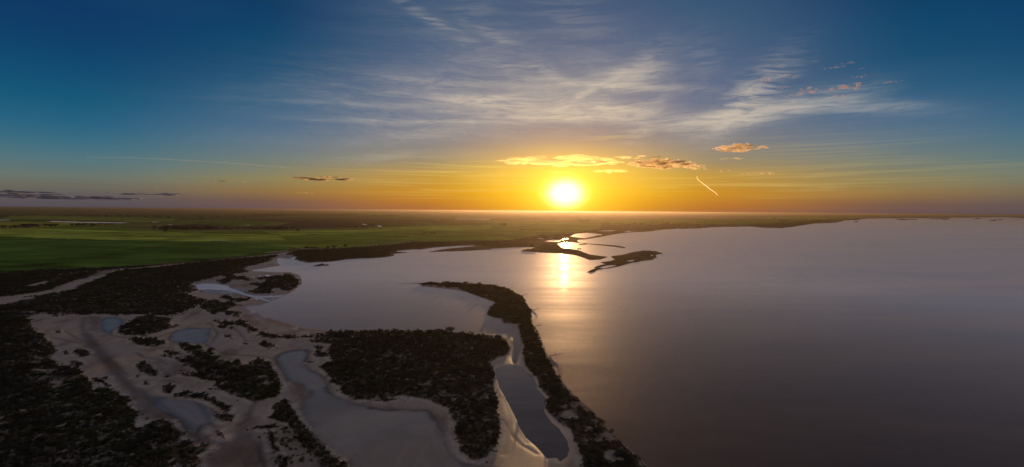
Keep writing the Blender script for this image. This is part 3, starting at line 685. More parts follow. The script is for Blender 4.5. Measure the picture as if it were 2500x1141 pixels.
patch = t.noise(t.mapping(pos, rot=R(-10), scale=(0.004, 0.012, 1)), 1.0, 6, 0.6, 0.6)
rr_ = t.m('ADD', 1.0, t.m('MULTIPLY', ac.outputs['Fac'], t.m('ADD', t.m('MULTIPLY', t.m('SUBTRACT', rows, 0.5), 1.3), t.m('MULTIPLY', t.m('SUBTRACT', patch, 0.5), 3.2))))
k = t.m('MULTIPLY', k, t.m('MAXIMUM', rr_, 0.3))
vsc = t.new('ShaderNodeVectorMath', operation='SCALE')
t.put(vsc.inputs[0], at.outputs['Color'])
t.put(vsc.inputs['Scale'], k)
wetf = aw.outputs['Fac']
rgh = t.m('SUBTRACT', 0.85, t.m('MULTIPLY', wetf, 0.55))
bmp = t.new('ShaderNodeBump')
bmp.inputs['Strength'].default_value = 0.5
bmp.inputs['Distance'].default_value = 0.08
t.put(bmp.inputs['Height'], t.m('MULTIPLY', t.noise(pos, 2.2, 5, 0.6), t.m('SUBTRACT', 1.0, wetf)))
principled(t, out, vsc.outputs[0], rgh, Normal=bmp.outputs[0], IOR=1.38, Specular_IOR_Level=t.m('MULTIPLY', wetf, 0.75))


def water_mat(name, col, rough, bump, ior=1.33, wide=0.58, tint=(1.0, 0.92, 0.85), wdist='MULTI_GGX'):
    m, t, out = new_mat(name)
    pos = t.new('ShaderNodeNewGeometry').outputs['Position']
    # wind lanes: calm and ruffled stretches
    lane = t.noise(t.mapping(pos, rot=R(12), scale=(0.0035, 0.016, 1)), 1.0, 6, 0.6, 0.8)
    lane2 = t.noise(t.mapping(pos, rot=R(-4), scale=(0.012, 0.06, 1)), 1.0, 5, 0.6, 0.6)
    la = t.m('ADD', t.m('MULTIPLY', lane, 0.6), t.m('MULTIPLY', lane2, 0.4))
    la = t.step(la, 0.36, 0.64)
    w1 = t.noise(t.mapping(pos, rot=R(20), scale=(0.7, 1.3, 1)), 1.0, 3, 0.6)
    w2 = t.noise(t.mapping(pos, rot=R(-30), scale=(3.0, 4.5, 1)), 1.0, 2, 0.5)
    h = t.m('ADD', t.m('MULTIPLY', w1, 0.6), t.m('MULTIPLY', w2, 0.22))
    b = t.new('ShaderNodeBump')
    b.inputs['Distance'].default_value = bump
    t.put(b.inputs['Strength'], t.m('ADD', 0.35, t.m('MULTIPLY', la, 0.65)))
    t.put(b.inputs['Height'], h)
    fr = t.new('ShaderNodeFresnel')
    fr.inputs[0].default_value = ior
    f = t.m('MULTIPLY', t.m('POWER', fr.outputs[0], 1.55), 3.3, clamp=True)
    df = t.new('ShaderNodeBsdfDiffuse')
    bed = t.noise(t.mapping(pos, rot=R(35), scale=(0.05, 0.12, 1)), 1.0, 5, 0.6, 0.8)
    t.put(df.inputs[0], t.mix(bed, tuple(c * 0.45 for c in col) + (1,), tuple(c * 1.55 for c in col) + (1,)))
    lobes = []
    b2 = t.new('ShaderNodeBump')
    b2.inputs['Distance'].default_value = bump * 0.3
    b2.inputs['Strength'].default_value = 0.7
    t.put(b2.inputs['Height'], h)
    for rr, ds, bb in ((rough, 'BECKMANN', b2), (wide, wdist, b)):
        gl = t.new('ShaderNodeBsdfGlossy', distribution=ds)
        t.put(gl.inputs['Color'], tint + (1,))
        t.put(gl.inputs['Roughness'], rr if ds == 'BECKMANN' else t.m('ADD', rr - 0.05, t.m('MULTIPLY', la, 0.09)))
        t.put(gl.inputs['Normal'], bb.outputs[0])
        lobes.append(gl)
    lm_ = t.new('ShaderNodeMixShader')
    band = t.step(t.noise(t.mapping(pos, rot=R(-3), scale=(0.006, 0.035, 1)), 1.0, 5, 0.6, 0.5), 0.40, 0.58)
    spark = t.step(t.noise(t.mapping(pos, scale=(0.45, 0.16, 1)), 1.0, 4, 0.7), 0.36, 0.62)
    t.put(lm_.inputs[0], t.m('SUBTRACT', 0.998, t.m('MULTIPLY', t.m('MULTIPLY', band, spark), 0.12)))
    t.l.new(lobes[0].outputs[0], lm_.inputs[1])
    t.l.new(lobes[1].outputs[0], lm_.inputs[2])
    mx = t.new('ShaderNodeMixShader')
    t.put(mx.inputs[0], f)
    t.l.new(df.outputs[0], mx.inputs[1])
    t.l.new(lm_.outputs[0], mx.inputs[2])
    t.l.new(mx.outputs[0], out.inputs[0])
    return m


M_LAKE = water_mat('lake_water', (0.065, 0.047, 0.043), 0.17, 0.03)
M_POOL = water_mat('still_water', (0.14, 0.12, 0.105), 0.04, 0.003, wide=0.2, tint=(1.0, 0.86, 0.74), wdist='BECKMANN')
M_SALT = water_mat('brine', (0.55, 0.55, 0.60), 0.30, 0.004, tint=(1, 0.95, 0.95))


def leaf_mat(name, c1, c2, trans=0.25):
    m, t, out = new_mat(name)
    oi = t.new('ShaderNodeObjectInfo')
    pos = t.new('ShaderNodeNewGeometry').outputs['Position']
    n = t.noise(pos, 1.7, 3, 0.6)
    f = t.m('ADD', t.m('MULTIPLY', oi.outputs['Random'], 0.6), t.m('MULTIPLY', n, 0.4), clamp=True)
    c = t.mix(f, c1 + (1,), c2 + (1,))
    pt = t.step(t.noise(pos, 0.055, 4, 0.6), 0.42, 0.62)
    c = t.mix(t.m('MULTIPLY', pt, 0.75), c, t.mix(f, (0.024, 0.025, 0.020, 1), (0.10, 0.095, 0.075, 1)))
    pt2 = t.step(t.noise(t.vm('ADD', pos, (91, 40, 0)), 0.04, 4, 0.6), 0.50, 0.66)
    c = t.mix(t.m('MULTIPLY', pt2, 0.7), c, t.mix(f, (0.018, 0.028, 0.010, 1), (0.05, 0.075, 0.026, 1)))
    d = t.new('ShaderNodeBsdfDiffuse')
    tr = t.new('ShaderNodeBsdfTranslucent')
    t.put(d.inputs[0], c)
    t.put(tr.inputs[0], c)
    mx = t.new('ShaderNodeMixShader')
    mx.inputs[0].default_value = trans
    t.l.new(d.outputs[0], mx.inputs[1])
    t.l.new(tr.outputs[0], mx.inputs[2])
    t.l.new(mx.outputs[0], out.inputs[0])
    return m


M_SHRUB = leaf_mat('saltbush_leaves', (0.014, 0.018, 0.016), (0.070, 0.084, 0.070), 0.28)
M_LEAF = leaf_mat('gum_leaves', (0.014, 0.020, 0.010), (0.036, 0.042, 0.02))
M_BARK, t, out = new_mat('bark')
principled(t, out, t.mix(t.noise(t.new('ShaderNodeNewGeometry').outputs['Position'], 3, 4), (0.07, 0.055, 0.045, 1), (0.19, 0.16, 0.135, 1)), 0.9)

# ------------------------------------------------------------------ ground objects, cut from one grid


def tag(o, label=None, cat=None, group=None, kind=None):
    for k, v in (('label', label), ('category', cat), ('group', group), ('kind', kind)):
        if v:
            o[k] = v
    return o


def mesh_from(name, co, quads, mat, attrs=None, smooth=True):
    me = bpy.data.meshes.new(name)
    me.vertices.add(len(co))
    me.vertices.foreach_set('co', np.ascontiguousarray(co, np.float32).ravel())
    nq, kk = quads.shape
    me.loops.add(nq * kk)
    me.loops.foreach_set('vertex_index', np.ascontiguousarray(quads, np.int32).ravel())
    me.polygons.add(nq)
    me.polygons.foreach_set('loop_start', np.arange(0, nq * kk, kk, dtype=np.int32))
    me.polygons.foreach_set('use_smooth', np.full(nq, smooth))
    me.update(calc_edges=True)
    me.materials.append(mat)
    for an, (kind, data) in (attrs or {}).items():
        a = me.attributes.new(an, kind, 'POINT')
        if kind == 'FLOAT_COLOR':
            a.data.foreach_set('color', np.ascontiguousarray(data, np.float32).ravel())
        else:
            a.data.foreach_set('value', np.ascontiguousarray(data, np.float32).ravel())
    me.validate()
    return me


idx = np.arange(NR * NC).reshape(NR, NC)
Q = np.stack([idx[1:, :-1], idx[1:, 1:], idx[:-1, 1:], idx[:-1, :-1]], -1).reshape(-1, 4)
CO = np.stack([X, Y, Z], 1)
TINT = np.concatenate([np.clip(colr, 0.004, 0.85), np.ones((len(X), 1))], 1)
fc = idx[1:, :-1].ravel()
cls = np.full(len(Q), 0)
xq, yq = X[fc], Y[fc]
v_ = veg[fc]
d_spit = seg_dist(xq, yq, on_ground(P('P 960,680 1200,680 1310,730 1360,870 1620,1141 1900,1500 1440,1500 1425,1100 1330,960 1262,870 1266,800 1180,790 1180,740 1100,712')), True)
d_is = seg_dist(xq, yq, on_ground(P('P 1262,608 1400,588 1530,590 1640,600 1640,660 1400,670 1380,640')), True)
lk = d_lake_n[fc]
fl = fm[fc]
cls[fl > 0.5] = 1
cls[(v_ > 0.3) & (fl <= 0.5) | ((v_ > 0.3) & (Y[fc] < 3000))] = 2
cls[trk_m[fc] > 0.5] = 3
cls[d_spit < 0] = 4
cls[d_is < 0] = 5
cls[(lk < -1.5 * np.maximum(1, CELL[fc] * 0.5))] = 6
cls[(Y[fc] > 9000) & (cls == 1)] = 7
names = ['salt_flat', 'field', 'scrub_ground', 'dirt_road', 'sand_spit', 'island_ground', 'lake_bed', 'hills']
for c, nm in enumerate(names):
    q = Q[cls == c]
    if not len(q):
        continue
    u, inv = np.unique(q, return_inverse=True)
    me = mesh_from(nm, CO[u], inv.reshape(-1, 4), M_GROUND, {'tint': ('FLOAT_COLOR', TINT[u]), 'wet': ('FLOAT', wet[u]), 'crop': ('FLOAT', crop[u])})
    o = bpy.data.objects.new(nm, me)
    COL.objects.link(o)
    tag(o, kind='structure')

# plain ground below and around everything
B = 42000.0
me = mesh_from('ground', np.array([(-B, -B, -1.4), (B, -B, -1.4), (B, B, -1.4), (-B, B, -1.4)]), np.array([[0, 1, 2, 3]]), M_GROUND,
               {'tint': ('FLOAT_COLOR', np.tile((0.11, 0.10, 0.06, 1), (4, 1))), 'wet': ('FLOAT', np.zeros(4))}, False)
o = bpy.data.objects.new('ground', me)
COL.objects.link(o)
tag(o, kind='structure')


def water_quad(name, x0, x1, y0, y1, z, mat):
    me = mesh_from(name, np.array([(x0, y0, z), (x1, y0, z), (x1, y1, z), (x0, y1, z)]), np.array([[0, 1, 2, 3]]), mat, None, False)
    o = bpy.data.objects.new(name, me)
    COL.objects.link(o)
    return tag(o, kind='structure')


def water_poly(name, poly, z, mat, grow=1.5):
    w = on_ground(poly)
    c = w.mean(0)
    n = len(w)
    nx = []
    area = 0.5 * np.sum(w[:, 0] * np.roll(w[:, 1], -1) - np.roll(w[:, 0], -1) * w[:, 1])
    sgn = 1 if area > 0 else -1
    for i in range(n):
        a, b = w[i - 1], w[(i + 1) % n]
        tdir = b - a
        L = np.hypot(*tdir) + 1e-6
        nrm = np.array((tdir[1], -tdir[0])) / L * sgn
        nx.append(w[i] + nrm * grow)
    me = bpy.data.meshes.new(name)
    import bmesh
    bm = bmesh.new()
    vs_ = [bm.verts.new((float(p[0]), float(p[1]), z)) for p in nx]
    f = bm.faces.new(vs_)
    bmesh.ops.triangulate(bm, faces=[f])
    for f in bm.faces:
        if f.normal.z < 0:
            f.normal_flip()
    bm.to_mesh(me)
    bm.free()
    me.materials.append(mat)
    o = bpy.data.objects.new(name, me)
    COL.objects.link(o)
    return tag(o, kind='structure')


import bmesh
lm = bmesh.new()
lv = [lm.verts.new((x_, y_, 0.0)) for x_, y_ in ((-110, 50), (0, 50), (60, -2500), (60000, -2500), (60000, 34000), (-74800, 34000))]
bmesh.ops.triangulate(lm, faces=[lm.faces.new(lv)])
lme = bpy.data.meshes.new('lake')
lm.to_mesh(lme)
lm.free()
lme.materials.append(M_LAKE)
lo = bpy.data.objects.new('lake', lme)
COL.objects.link(lo)
tag(lo, kind='structure')
water_poly('pool_water', POOL, 0.02, M_POOL, 1.2)
water_poly('stream_water', RIVER[0], 0.015, M_SALT, 0.8)


# ------------------------------------------------------------------ lookup on the terrain
def look(arr, x, y):
    s = np.clip(x / y, ss[0], ss[-1])
    ci = np.clip(np.searchsorted(ss, s), 1, NC - 1)
    v = H * F / y
    ri = np.clip(np.searchsorted(vm_, v), 1, NR - 1)
    fx = (s - ss[ci - 1]) / (ss[ci] - ss[ci - 1])
    y1, y0 = YS[ri], YS[ri - 1]
    fy = np.clip((y - y0) / (y1 - y0), 0, 1)
    A = arr.reshape(NR, NC)
    return (A[ri - 1, ci - 1] * (1 - fx) + A[ri - 1, ci] * fx) * (1 - fy) + (A[ri, ci - 1] * (1 - fx) + A[ri, ci] * fx) * fy


# ------------------------------------------------------------------ shrubs
def leaf_cloud(n, rad, hgt, size, seed, power=0.5, base=0.0, lumps=5):
    """loose leaf-sized faces spread through several overlapping lumps"""
    r = np.random.default_rng(seed)
    lc = np.stack([r.normal(0, rad * 0.42, lumps), r.normal(0, rad * 0.42, lumps), base + hgt * r.uniform(0.3, 0.72, lumps)], 1)
    lr = r.uniform(0.35, 0.62, lumps) * rad
    k = r.integers(0, lumps, n)
    d = r.normal(size=(n, 3))
    d /= np.linalg.norm(d, axis=1)[:, None]
    d *= r.uniform(0.45, 1.0, n)[:, None] ** power
    c = lc[k] + d * lr[k][:, None] * np.array((1, 1, hgt / (2.0 * rad) * 1.25))
    c[:, 2] = np.maximum(c[:, 2], base + 0.02)
    a = r.normal(size=(n, 3))
    a /= np.linalg.norm(a, axis=1)[:, None]
    b = np.cross(a, r.normal(size=(n, 3)))
    b /= np.linalg.norm(b, axis=1)[:, None]
    s = size * r.uniform(0.6, 1.4, n)[:, None]
    co = np.stack([c - a * s, c + b * s * 0.6, c + a * s, c - b * s * 0.6], 1).reshape(-1, 3)
    return co, np.arange(n * 4).reshape(n, 4)


def shrub_mesh(i):
    co, q = leaf_cloud(120, 0.62, 0.85, 0.11, 100 + i, lumps=4 + i % 3)
    return mesh_from('saltbush', co, q, M_SHRUB, None, False)


SHRUBS = [shrub_mesh(i) for i in range(6)]

ISW = on_ground(P('P 1262,604 1350,585 1440,588 1700,606 1640,640 1430,672 1410,640'))
px_, py_, pr_ = [], [], []
for (ya, yb, size) in ((95, 170, 1.0), (170, 260, 1.2), (260, 400, 1.4), (400, 700, 2.0), (700, 1300, 3.0)):
    area = 1.12 * (yb ** 2 - ya ** 2)
    n = int(area / (size * size) * (1.25 if yb > 300 else 1.15))
    yy = np.sqrt(rng.uniform(ya ** 2, yb ** 2, n))
    xx = yy * rng.uniform(-1.12, 1.12, n)
    vv = look(veg, xx, yy)
    keep = rng.uniform(0, 1, n) < vv ** 1.4 * 0.9
    keep &= ~(seg_dist(xx, yy, ISW, True) < 0)
    px_.append(xx[keep])
    py_.append(yy[keep])
    pr_.append(size * np.clip(rng.lognormal(-0.15, 0.36, keep.sum()), 0.35, 1.9))
# loose single shrubs that stray over the flats close to the scrub
n = 26000
yy = np.sqrt(rng.uniform(95 ** 2, 320 ** 2, n))
xx = yy * rng.uniform(-1.12, 1.12, n)
dv = look(d_veg, xx, yy)
keep = (dv > 0) & (dv < 3.5) & (rng.uniform(0, 1, n) < 0.30 * np.exp(-dv / 0.8)) & (look(d_lake_n, xx, yy) > 0.8)
px_.append(xx[keep]); py_.append(yy[keep]); pr_.append(rng.uniform(0.35, 0.9, keep.sum()))
BX, BY, BR = map(np.concatenate, (px_, py_, pr_))
BZ = look(Z, BX, BY) - 0.04
BV = BY < 1e9
# which of them show largest in the frame: these become things of their own
Minv = np.linalg.inv(RM)
dc = (np.stack([BX, BY, BZ - H], 1)) @ Minv.T
u_ = 1250 + dc[:, 0] / -dc[:, 2] * F
v_ = 570.5 - dc[:, 1] / -dc[:, 2] * F
inframe = (u_ > 8) & (u_ < 2492) & (v_ < 1132)
app = np.where(inframe, BR / -dc[:, 2], 0)
order = np.argsort(-app)
single = order[:300]
rest = np.setdiff1d(np.arange(len(BX)), single)
print('shrubs', len(BX))
for i in single:
    o = bpy.data.objects.new('saltbush', SHRUBS[int(rng.integers(6))])
    COL.objects.link(o)
    o.location = (BX[i], BY[i], BZ[i])
    s = BR[i]
    o.scale = (s * rng.uniform(.9, 1.2), s * rng.uniform(.9, 1.2), s * rng.uniform(.7, 1.1))
    o.rotation_euler = (0, 0, rng.uniform(0, 6.28))
    if u_[i] < 540:
        lb, gp = 'low dark saltbush in the dense scrub filling the bottom left corner', 'saltbushes in the bottom left corner scrub'
    elif u_[i] < 870:
        lb, gp = 'low dark saltbush on the narrow scrub tongue at the bottom edge', 'saltbushes on the bottom scrub tongue'
    elif u_[i] < 1290:
        lb, gp = 'dark saltbush on the rounded lower end of the middle scrub patch', 'saltbushes on the end of the middle scrub patch'
    else:
        lb, gp = 'dark saltbush on the near end of the sand spit beside the lake', 'saltbushes on the near end of the spit'
    tag(o, lb, 'bush', gp)

vc = bpy.data.collections.new('saltbush_kinds')
for i, me in enumerate(SHRUBS):
    vc.objects.link(bpy.data.objects.new('saltbush_kind', me))
me = bpy.data.meshes.new('scrub')
me.vertices.add(len(rest))
me.vertices.foreach_set('co', np.stack([BX[rest], BY[rest], BZ[rest]], 1).astype(np.float32).ravel())
a = me.attributes.new('size', 'FLOAT_VECTOR', 'POINT')
sz = BR[rest][:, None] * rng.uniform(0.85, 1.2, (len(rest), 3)) * np.array((1, 1, 0.85))
sz[:, 2] *= np.where(BY[rest] > 270, 0.55, 1.0)
a.data.foreach_set('vector', sz.astype(np.float32).ravel())
a = me.attributes.new('turn', 'FLOAT_VECTOR', 'POINT')
tr = np.zeros((len(rest), 3), np.float32)
tr[:, 2] = rng.uniform(0, 6.28, len(rest))
a.data.foreach_set('vector', tr.ravel())
so = bpy.data.objects.new('scrub', me)
COL.objects.link(so)
tag(so, 'dark low saltbush scrub covering the islands of sand and the far plain', 'scrub', kind='stuff')
ng = bpy.data.node_groups.new('scrub', 'GeometryNodeTree')
ng.interface.new_socket('Geometry', in_out='INPUT', socket_type='NodeSocketGeometry')
ng.interface.new_socket('Geometry', in_out='OUTPUT', socket_type='NodeSocketGeometry')
gi, go = ng.nodes.new('NodeGroupInput'), ng.nodes.new('NodeGroupOutput')
ip = ng.nodes.new('GeometryNodeInstanceOnPoints')
ci_ = ng.nodes.new('GeometryNodeCollectionInfo')
ci_.inputs[0].default_value = vc
ci_.inputs[1].default_value = True
ci_.inputs[2].default_value = True
ip.inputs['Pick Instance'].default_value = True
for nm, sk in (('size', 'Scale'), ('turn', 'Rotation')):
    na = ng.nodes.new('GeometryNodeInputNamedAttribute')
    na.data_type = 'FLOAT_VECTOR'
    na.inputs[0].default_value = nm
    ng.links.new(na.outputs[0], ip.inputs[sk])
ng.links.new(gi.outputs[0], ip.inputs['Points'])
ng.links.new(ci_.outputs[0], ip.inputs['Instance'])
ng.links.new(ip.outputs[0], go.inputs[0])
md = so.modifiers.new('scrub', 'NODES')
md.node_group = ng

# ------------------------------------------------------------------ trees


def tube(pts, rads, n=6):
    pts = [Vector(p) for p in pts]
    co, q = [], []
    for i, p in enumerate(pts):
        d = (pts[min(i + 1, len(pts) - 1)] - pts[max(i - 1, 0)]).normalized()
        a = d.orthogonal().normalized()
        b = d.cross(a)
        for k in range(n):
            t_ = 2 * math.pi * k / n
            co.append(p + (a * math.cos(t_) + b * math.sin(t_)) * rads[i])
    for i in range(len(pts) - 1):
        for k in range(n):
            q.append((i * n + k, i * n + (k + 1) % n, (i + 1) * n + (k + 1) % n, (i + 1) * n + k))
    return np.array([tuple(c) for c in co]), np.array(q)


def joined(parts):
    co, q, o_ = [], [], 0
    for c, f in parts:
        co.append(c)
        q.append(f + o_)
        o_ += len(c)
    return np.concatenate(co), np.concatenate(q)


def tree_meshes(i):
    r = random.Random(500 + i)
    parts = [tube([(0, 0, -0.3), (0.1, 0.05, 1.4), (0.25 * r.uniform(-1, 1), 0.2, 3.0), (0.3, 0.1, 4.6)], [0.36, 0.26, 0.2, 0.1])]
    for k in range(5):
        a = k * 1.26 + r.uniform(-.4, .4)
        z = r.uniform(1.8, 3.2)
        L = r.uniform(1.6, 2.8)
        parts.append(tube([(0.1, 0.1, z), (math.cos(a) * L * .5, math.sin(a) * L * .5, z + 1.0), (math.cos(a) * L, math.sin(a) * L, z + 2.2)], [0.14, 0.09, 0.04], 5))
    co, q = joined(parts)
    trunk = mesh_from('trunk', co, q, M_BARK)
    co, q = leaf_cloud(420, 3.0 + 0.4 * (i % 3), 4.6, 0.36, 900 + i, base=1.9, lumps=8)
    crown = mesh_from('crown', co, q, M_LEAF, None, False)
    return trunk, crown


TREES = [tree_meshes(i) for i in range(5)]


def tree(x, y, hm, label, group=None, cat='tree', name='gum_tree', wide=1.0):
    tk, cr = TREES[rng.integers(5)]
    e = bpy.data.objects.new(name, None)
    COL.objects.link(e)
    e.location = (x, y, float(look(Z, np.array([x]), np.array([y]))[0]))
    s = hm / 6.6
    e.scale = (s * wide, s * wide, s)
    e.rotation_euler = (0, 0, rng.uniform(0, 6.28))
    tag(e, label, cat, group)
    for nm, me in (('trunk', tk), ('crown', cr)):
        o = bpy.data.objects.new(nm, me)
        COL.objects.link(o)
        o.parent = e
    return e


ORD = 'leftmost second third fourth fifth sixth seventh eighth ninth tenth eleventh twelfth thirteenth fourteenth fifteenth sixteenth seventeenth eighteenth'.split()


def nth(i, n, label):
    """'tree in X' -> 'third tree from the left in X'"""
    if n > 18 or i >= len(ORD):
        return label
    for noun in ('tree', 'bush'):
        if (' ' + noun + ' ') in ' ' + label:
            a_, b_ = (' ' + label).split(' ' + noun + ' ', 1)
            w = 'rightmost' if i == n - 1 else ORD[i]
            tail = '' if w in ('leftmost', 'rightmost') else ' from the left'
            return (w + a_ + ' ' + noun + tail + ' ' + b_).replace('  ', ' ')
    return label


def tree_row(spec, n, h, label, group, jit=0.35, wide=1.15):
    pts = on_ground(P(spec))
    seg = np.hypot(*(pts[1:] - pts[:-1]).T)
    cum = np.concatenate([[0], np.cumsum(seg)])
    for i in range(n):
        t_ = (i + rng.uniform(-jit, jit) + 0.5) / n * cum[-1]
        t_ = min(max(t_, 0), cum[-1] - 1e-3)
        k_ = np.searchsorted(cum, t_, 'right') - 1
        p = pts[k_] + (pts[k_ + 1] - pts[k_]) * (t_ - cum[k_]) / seg[k_]
        tree(p[0] + rng.normal(0, h * 0.4), p[1] + rng.normal(0, h * 1.2), h * rng.uniform(0.55, 1.2), nth(i, n, label), group, wide=wide * rng.uniform(0.8, 1.3))


def one(spec, h, label, wide=1.2):
    p = on_ground(P(spec))[0]
    tree(p[0], p[1], h, label, wide=wide)


tree_row('A 0,494 120,492 310,490', 14, 8, 'tree in the row behind the bright left field', 'trees along the bright field at the left edge')
tree_row('A 150,488 290,488', 6, 11, 'tall tree in the clumps behind the bright left field', 'tall trees behind the bright field on the left')
tree_row('A 400,485 520,484', 5, 11, 'tree in the dense clump between pale paddocks', 'clump of trees between the pale paddocks')
tree_row('A 620,480 760,472 980,468', 18, 9, 'tree beside the long white salt strip', 'trees beside the white salt strip')
tree_row('A 1370,507 1520,510 1680,514 1900,510', 42, 11, 'tree in the thick dark belt behind the green field, left of the centre', 'trees in the thick dark belt')
tree_row('A 1940,508 2200,506 2490,512', 16, 7, 'small tree in the thin line beyond the belt', 'trees in the thin line beyond the belt')
tree_row('B 200,338 300,338 410,338', 12, 11, 'tree in the clump at the brown paddock corner', 'trees at the corner of the brown paddock')
tree_row('B 450,328 580,324', 7, 9, 'tree in the group before the brown paddock', 'small group of trees by the brown paddock')
one('B 520,362', 10, 'lone dark tree on the bright field in front of the brown paddock')
one('A 1437,535', 9, 'lone tree standing on the green field in front of the dark belt')
one('A 797,491', 11, 'single dark tree at the edge of the bright field below the white strip')
tree_row('B 1040,318 1130,318 1190,318', 6, 8, 'small tree in the row by the white pond', 'small trees beside the white pond')
one('B 1262,308', 14, 'broad tree standing beside the white pond beyond the fields', 1.4)
tree_row('A 1500,415 1650,412 1900,408 2200,398 2490,385', 34, 14, 'far tree along the dark creek line in the left distance', 'trees along the creek in the distance')
tree_row('A 730,392 900,395 1250,400 1500,408', 22, 12, 'far tree in the broken row across the pale green paddocks', 'trees across the pale green paddocks')
tree_row('B 0,215 200,208 400,195', 12, 15, 'far tree along the dark bank left of centre', 'trees along the dark bank in the distance')
tree_row('B 850,197 1000,194 1140,196', 9, 16, 'far tree in the hazy row\'s left half', 'hazy trees beyond the brown paddock, left part')
tree_row('B 1240,205 1350,204 1470,208', 11, 16, 'far tree in the hazy row\'s right half', 'hazy trees beyond the brown paddock, right part')
tree_row('B 1530,192 1720,195', 6, 17, 'faint tree in the haze under the bright sky', 'faint trees in the haze')
one('B 610,532', 5.5, 'tall bush at the field corner where the pale track meets the scrub', 1.9)
tree_row('B 650,528 710,526', 3, 3, 'low bush right of the field corner', 'low bushes right of the field corner', wide=1.6)
one('B 815,523', 5, 'dark round tree on the field edge, leftmost of three along the shore')
one('B 880,519', 6, 'dark round tree on the field edge, middle one of three along the shore', 1.5)
one('B 995,512', 6, 'dark round tree on the field edge, rightmost of three along the shore')
one('B 1775,381', 7, 'lone tree on the green slope above the bay', 1.5)
one('B 1845,378', 6, 'first tree of the pair on the green slope above the bay')
one('B 1872,378', 5.5, 'second tree of the pair on the green slope above the bay')
one('C 318,228', 17, 'large lone tree against the glowing haze left of the sun', 1.2)
tree_row('C 1080,183 1180,180', 6, 16, 'tree in the haze straight below the sun', 'trees in the haze below the sun')
tree_row('C 1300,212 1700,204 2100,200 2445,197', 40, 9, 'tree in the long dark belt along the far shore right of the sun', 'trees of the belt along the far shore')
tree_row('D 0,404 20,404', 3, 5, 'small tree at the waterline of the far shore', 'trees at the waterline of the far shore')
tree_row('D 380,379 500,379', 5, 7, 'tree on the far shore behind the sandbank', 'trees behind the far sandbank')
tree_row('D 740,360 810,360', 7, 12, 'tree in the group on the green far shore', 'group of trees on the green far shore')
tree_row('D 700,340 720,340', 3, 14, 'tiny tree on the yellow paddock beyond the far shore', 'trees on the yellow paddock')
tree_row('D 930,345 1030,345', 4, 12, 'tree beside the broken shallows at the end of the green shore', 'trees beside the broken shallows')
tree_row('C 1050,450 1085,455', 3, 2.8, 'bare bush on the crest of the first island', 'bushes on the crest of the first island', wide=1.3)
one('A 265,488', 12, 'widest tree in the clumps behind the bright field on the left', 1.9)
# bigger bushes standing out of the scrub
one('G 518,302', 3.2, 'rounded bush standing alone on the shore ridge of the middle scrub patch', 1.6)
for i_, (spec, hh_) in enumerate((('B 2190,872', 2.0), ('B 2330,880', 2.0), ('H 150,48', 1.8), ('H 185,52', 2.2), ('H 250,62', 2.6), ('H 345,118', 3.0), ('H 380,150', 3.0), ('H 420,120', 2.0))):
    p = on_ground(P(spec))[0]
    tree(p[0], p[1], hh_, nth(i_, 8, 'round bush on the curved far end of the spit'), 'rounded bushes on the curved end of the spit', cat='bush', name='round_bush', wide=1.9)
for i_, (spec, hh_) in enumerate((('F 1380,360', 1.8), ('G 30,450', 2.0), ('G 95,370', 1.8), ('G 150,470', 1.8), ('G 200,350', 2.0), ('G 260,520', 1.8), ('G 330,560', 1.6), ('G 350,450', 1.6), ('G 430,490', 1.8), ('G 500,560', 1.6), ('G 620,490', 2.0), ('G 710,370', 2.2))):
    p = on_ground(P(spec))[0]
    tree(p[0], p[1], hh_, nth(i_, 12, 'round bush rising from the middle scrub patch'), 'rounded bushes in the middle scrub patch', cat='bush', name='round_bush', wide=1.9)

# dead branches reaching over the water from the spit
def branch(spec, L, ang, label):
    r = random.Random(hash(spec) % 1000 if False else len(spec) * 7 + int(L * 10))
    p = on_ground(P(spec))[0]
    a = R(ang)
    d = Vector((math.cos(a), math.sin(a), 0))
    pts = [Vector((0, 0, 0.1)), d * L * .35 + Vector((0, 0, .35)), d * L * .7 + Vector((0, 0, .45)), d * L + Vector((0, 0, .9))]
    parts = [tube(pts, [.16, .12, .09, .03], 6)]
    for k in range(5):
        b = pts[1 + k % 2] + d * r.uniform(0, L * .3)
        s = Vector((d.y, -d.x, 0)) * r.choice((-1, 1))
        parts.append(tube([b, b + d * .5 + s * .5 + Vector((0, 0, .45)), b + d * .9 + s * .9 + Vector((0, 0, 1.1))], [.07, .05, .015], 5))
    co, q = joined(parts)
    o = bpy.data.objects.new('dead_branch', mesh_from('dead_branch', co, q, M_BARK))
    COL.objects.link(o)
    o.location = (p[0], p[1], max(0.0, float(look(Z, p[:1], p[1:])[0])))
    tag(o, label, 'branch')


branch('H 598,470', 5.0, 8, 'bare dead branch reaching out over the water from the middle of the spit')
branch('H 498,192', 4.0, 20, 'bare dead branch at the bend of the spit, over the water')
branch('H 430,106', 4.0, 30, 'dead branch on the outer shore near the far bend of the spit')
branch('H 350,66', 3.5, 35, 'short dead branch on the far curve of the spit')
branch('H 510,292', 3.0, 5, 'short dead branch just below the bend of the spit')
o_ = on_ground(P('G 355,1050'))[0]

# ------------------------------------------------------------------ clouds
def cloud_mat(den, tint, g_=0.6):
    m, t, out = new_mat('cloud')
    v = t.new('ShaderNodeVolumePrincipled')
    v.inputs['Color'].default_value = tint + (1,)
    v.inputs['Density'].default_value = den
    v.inputs['Anisotropy'].default_value = g_
    t.l.new(v.outputs[0], out.inputs['Volume'])
    return m


M_CLOUD = cloud_mat(0.0036, (0.99, 0.86, 0.50), 0.72)
M_DARK = cloud_mat(0.011, (0.92, 0.74, 0.50), 0.68)
M_BANK = cloud_mat(0.006, (0.50, 0.56, 0.66))
M_PUFF = cloud_mat(0.006, (1.0, 0.78, 0.74), 0.4)

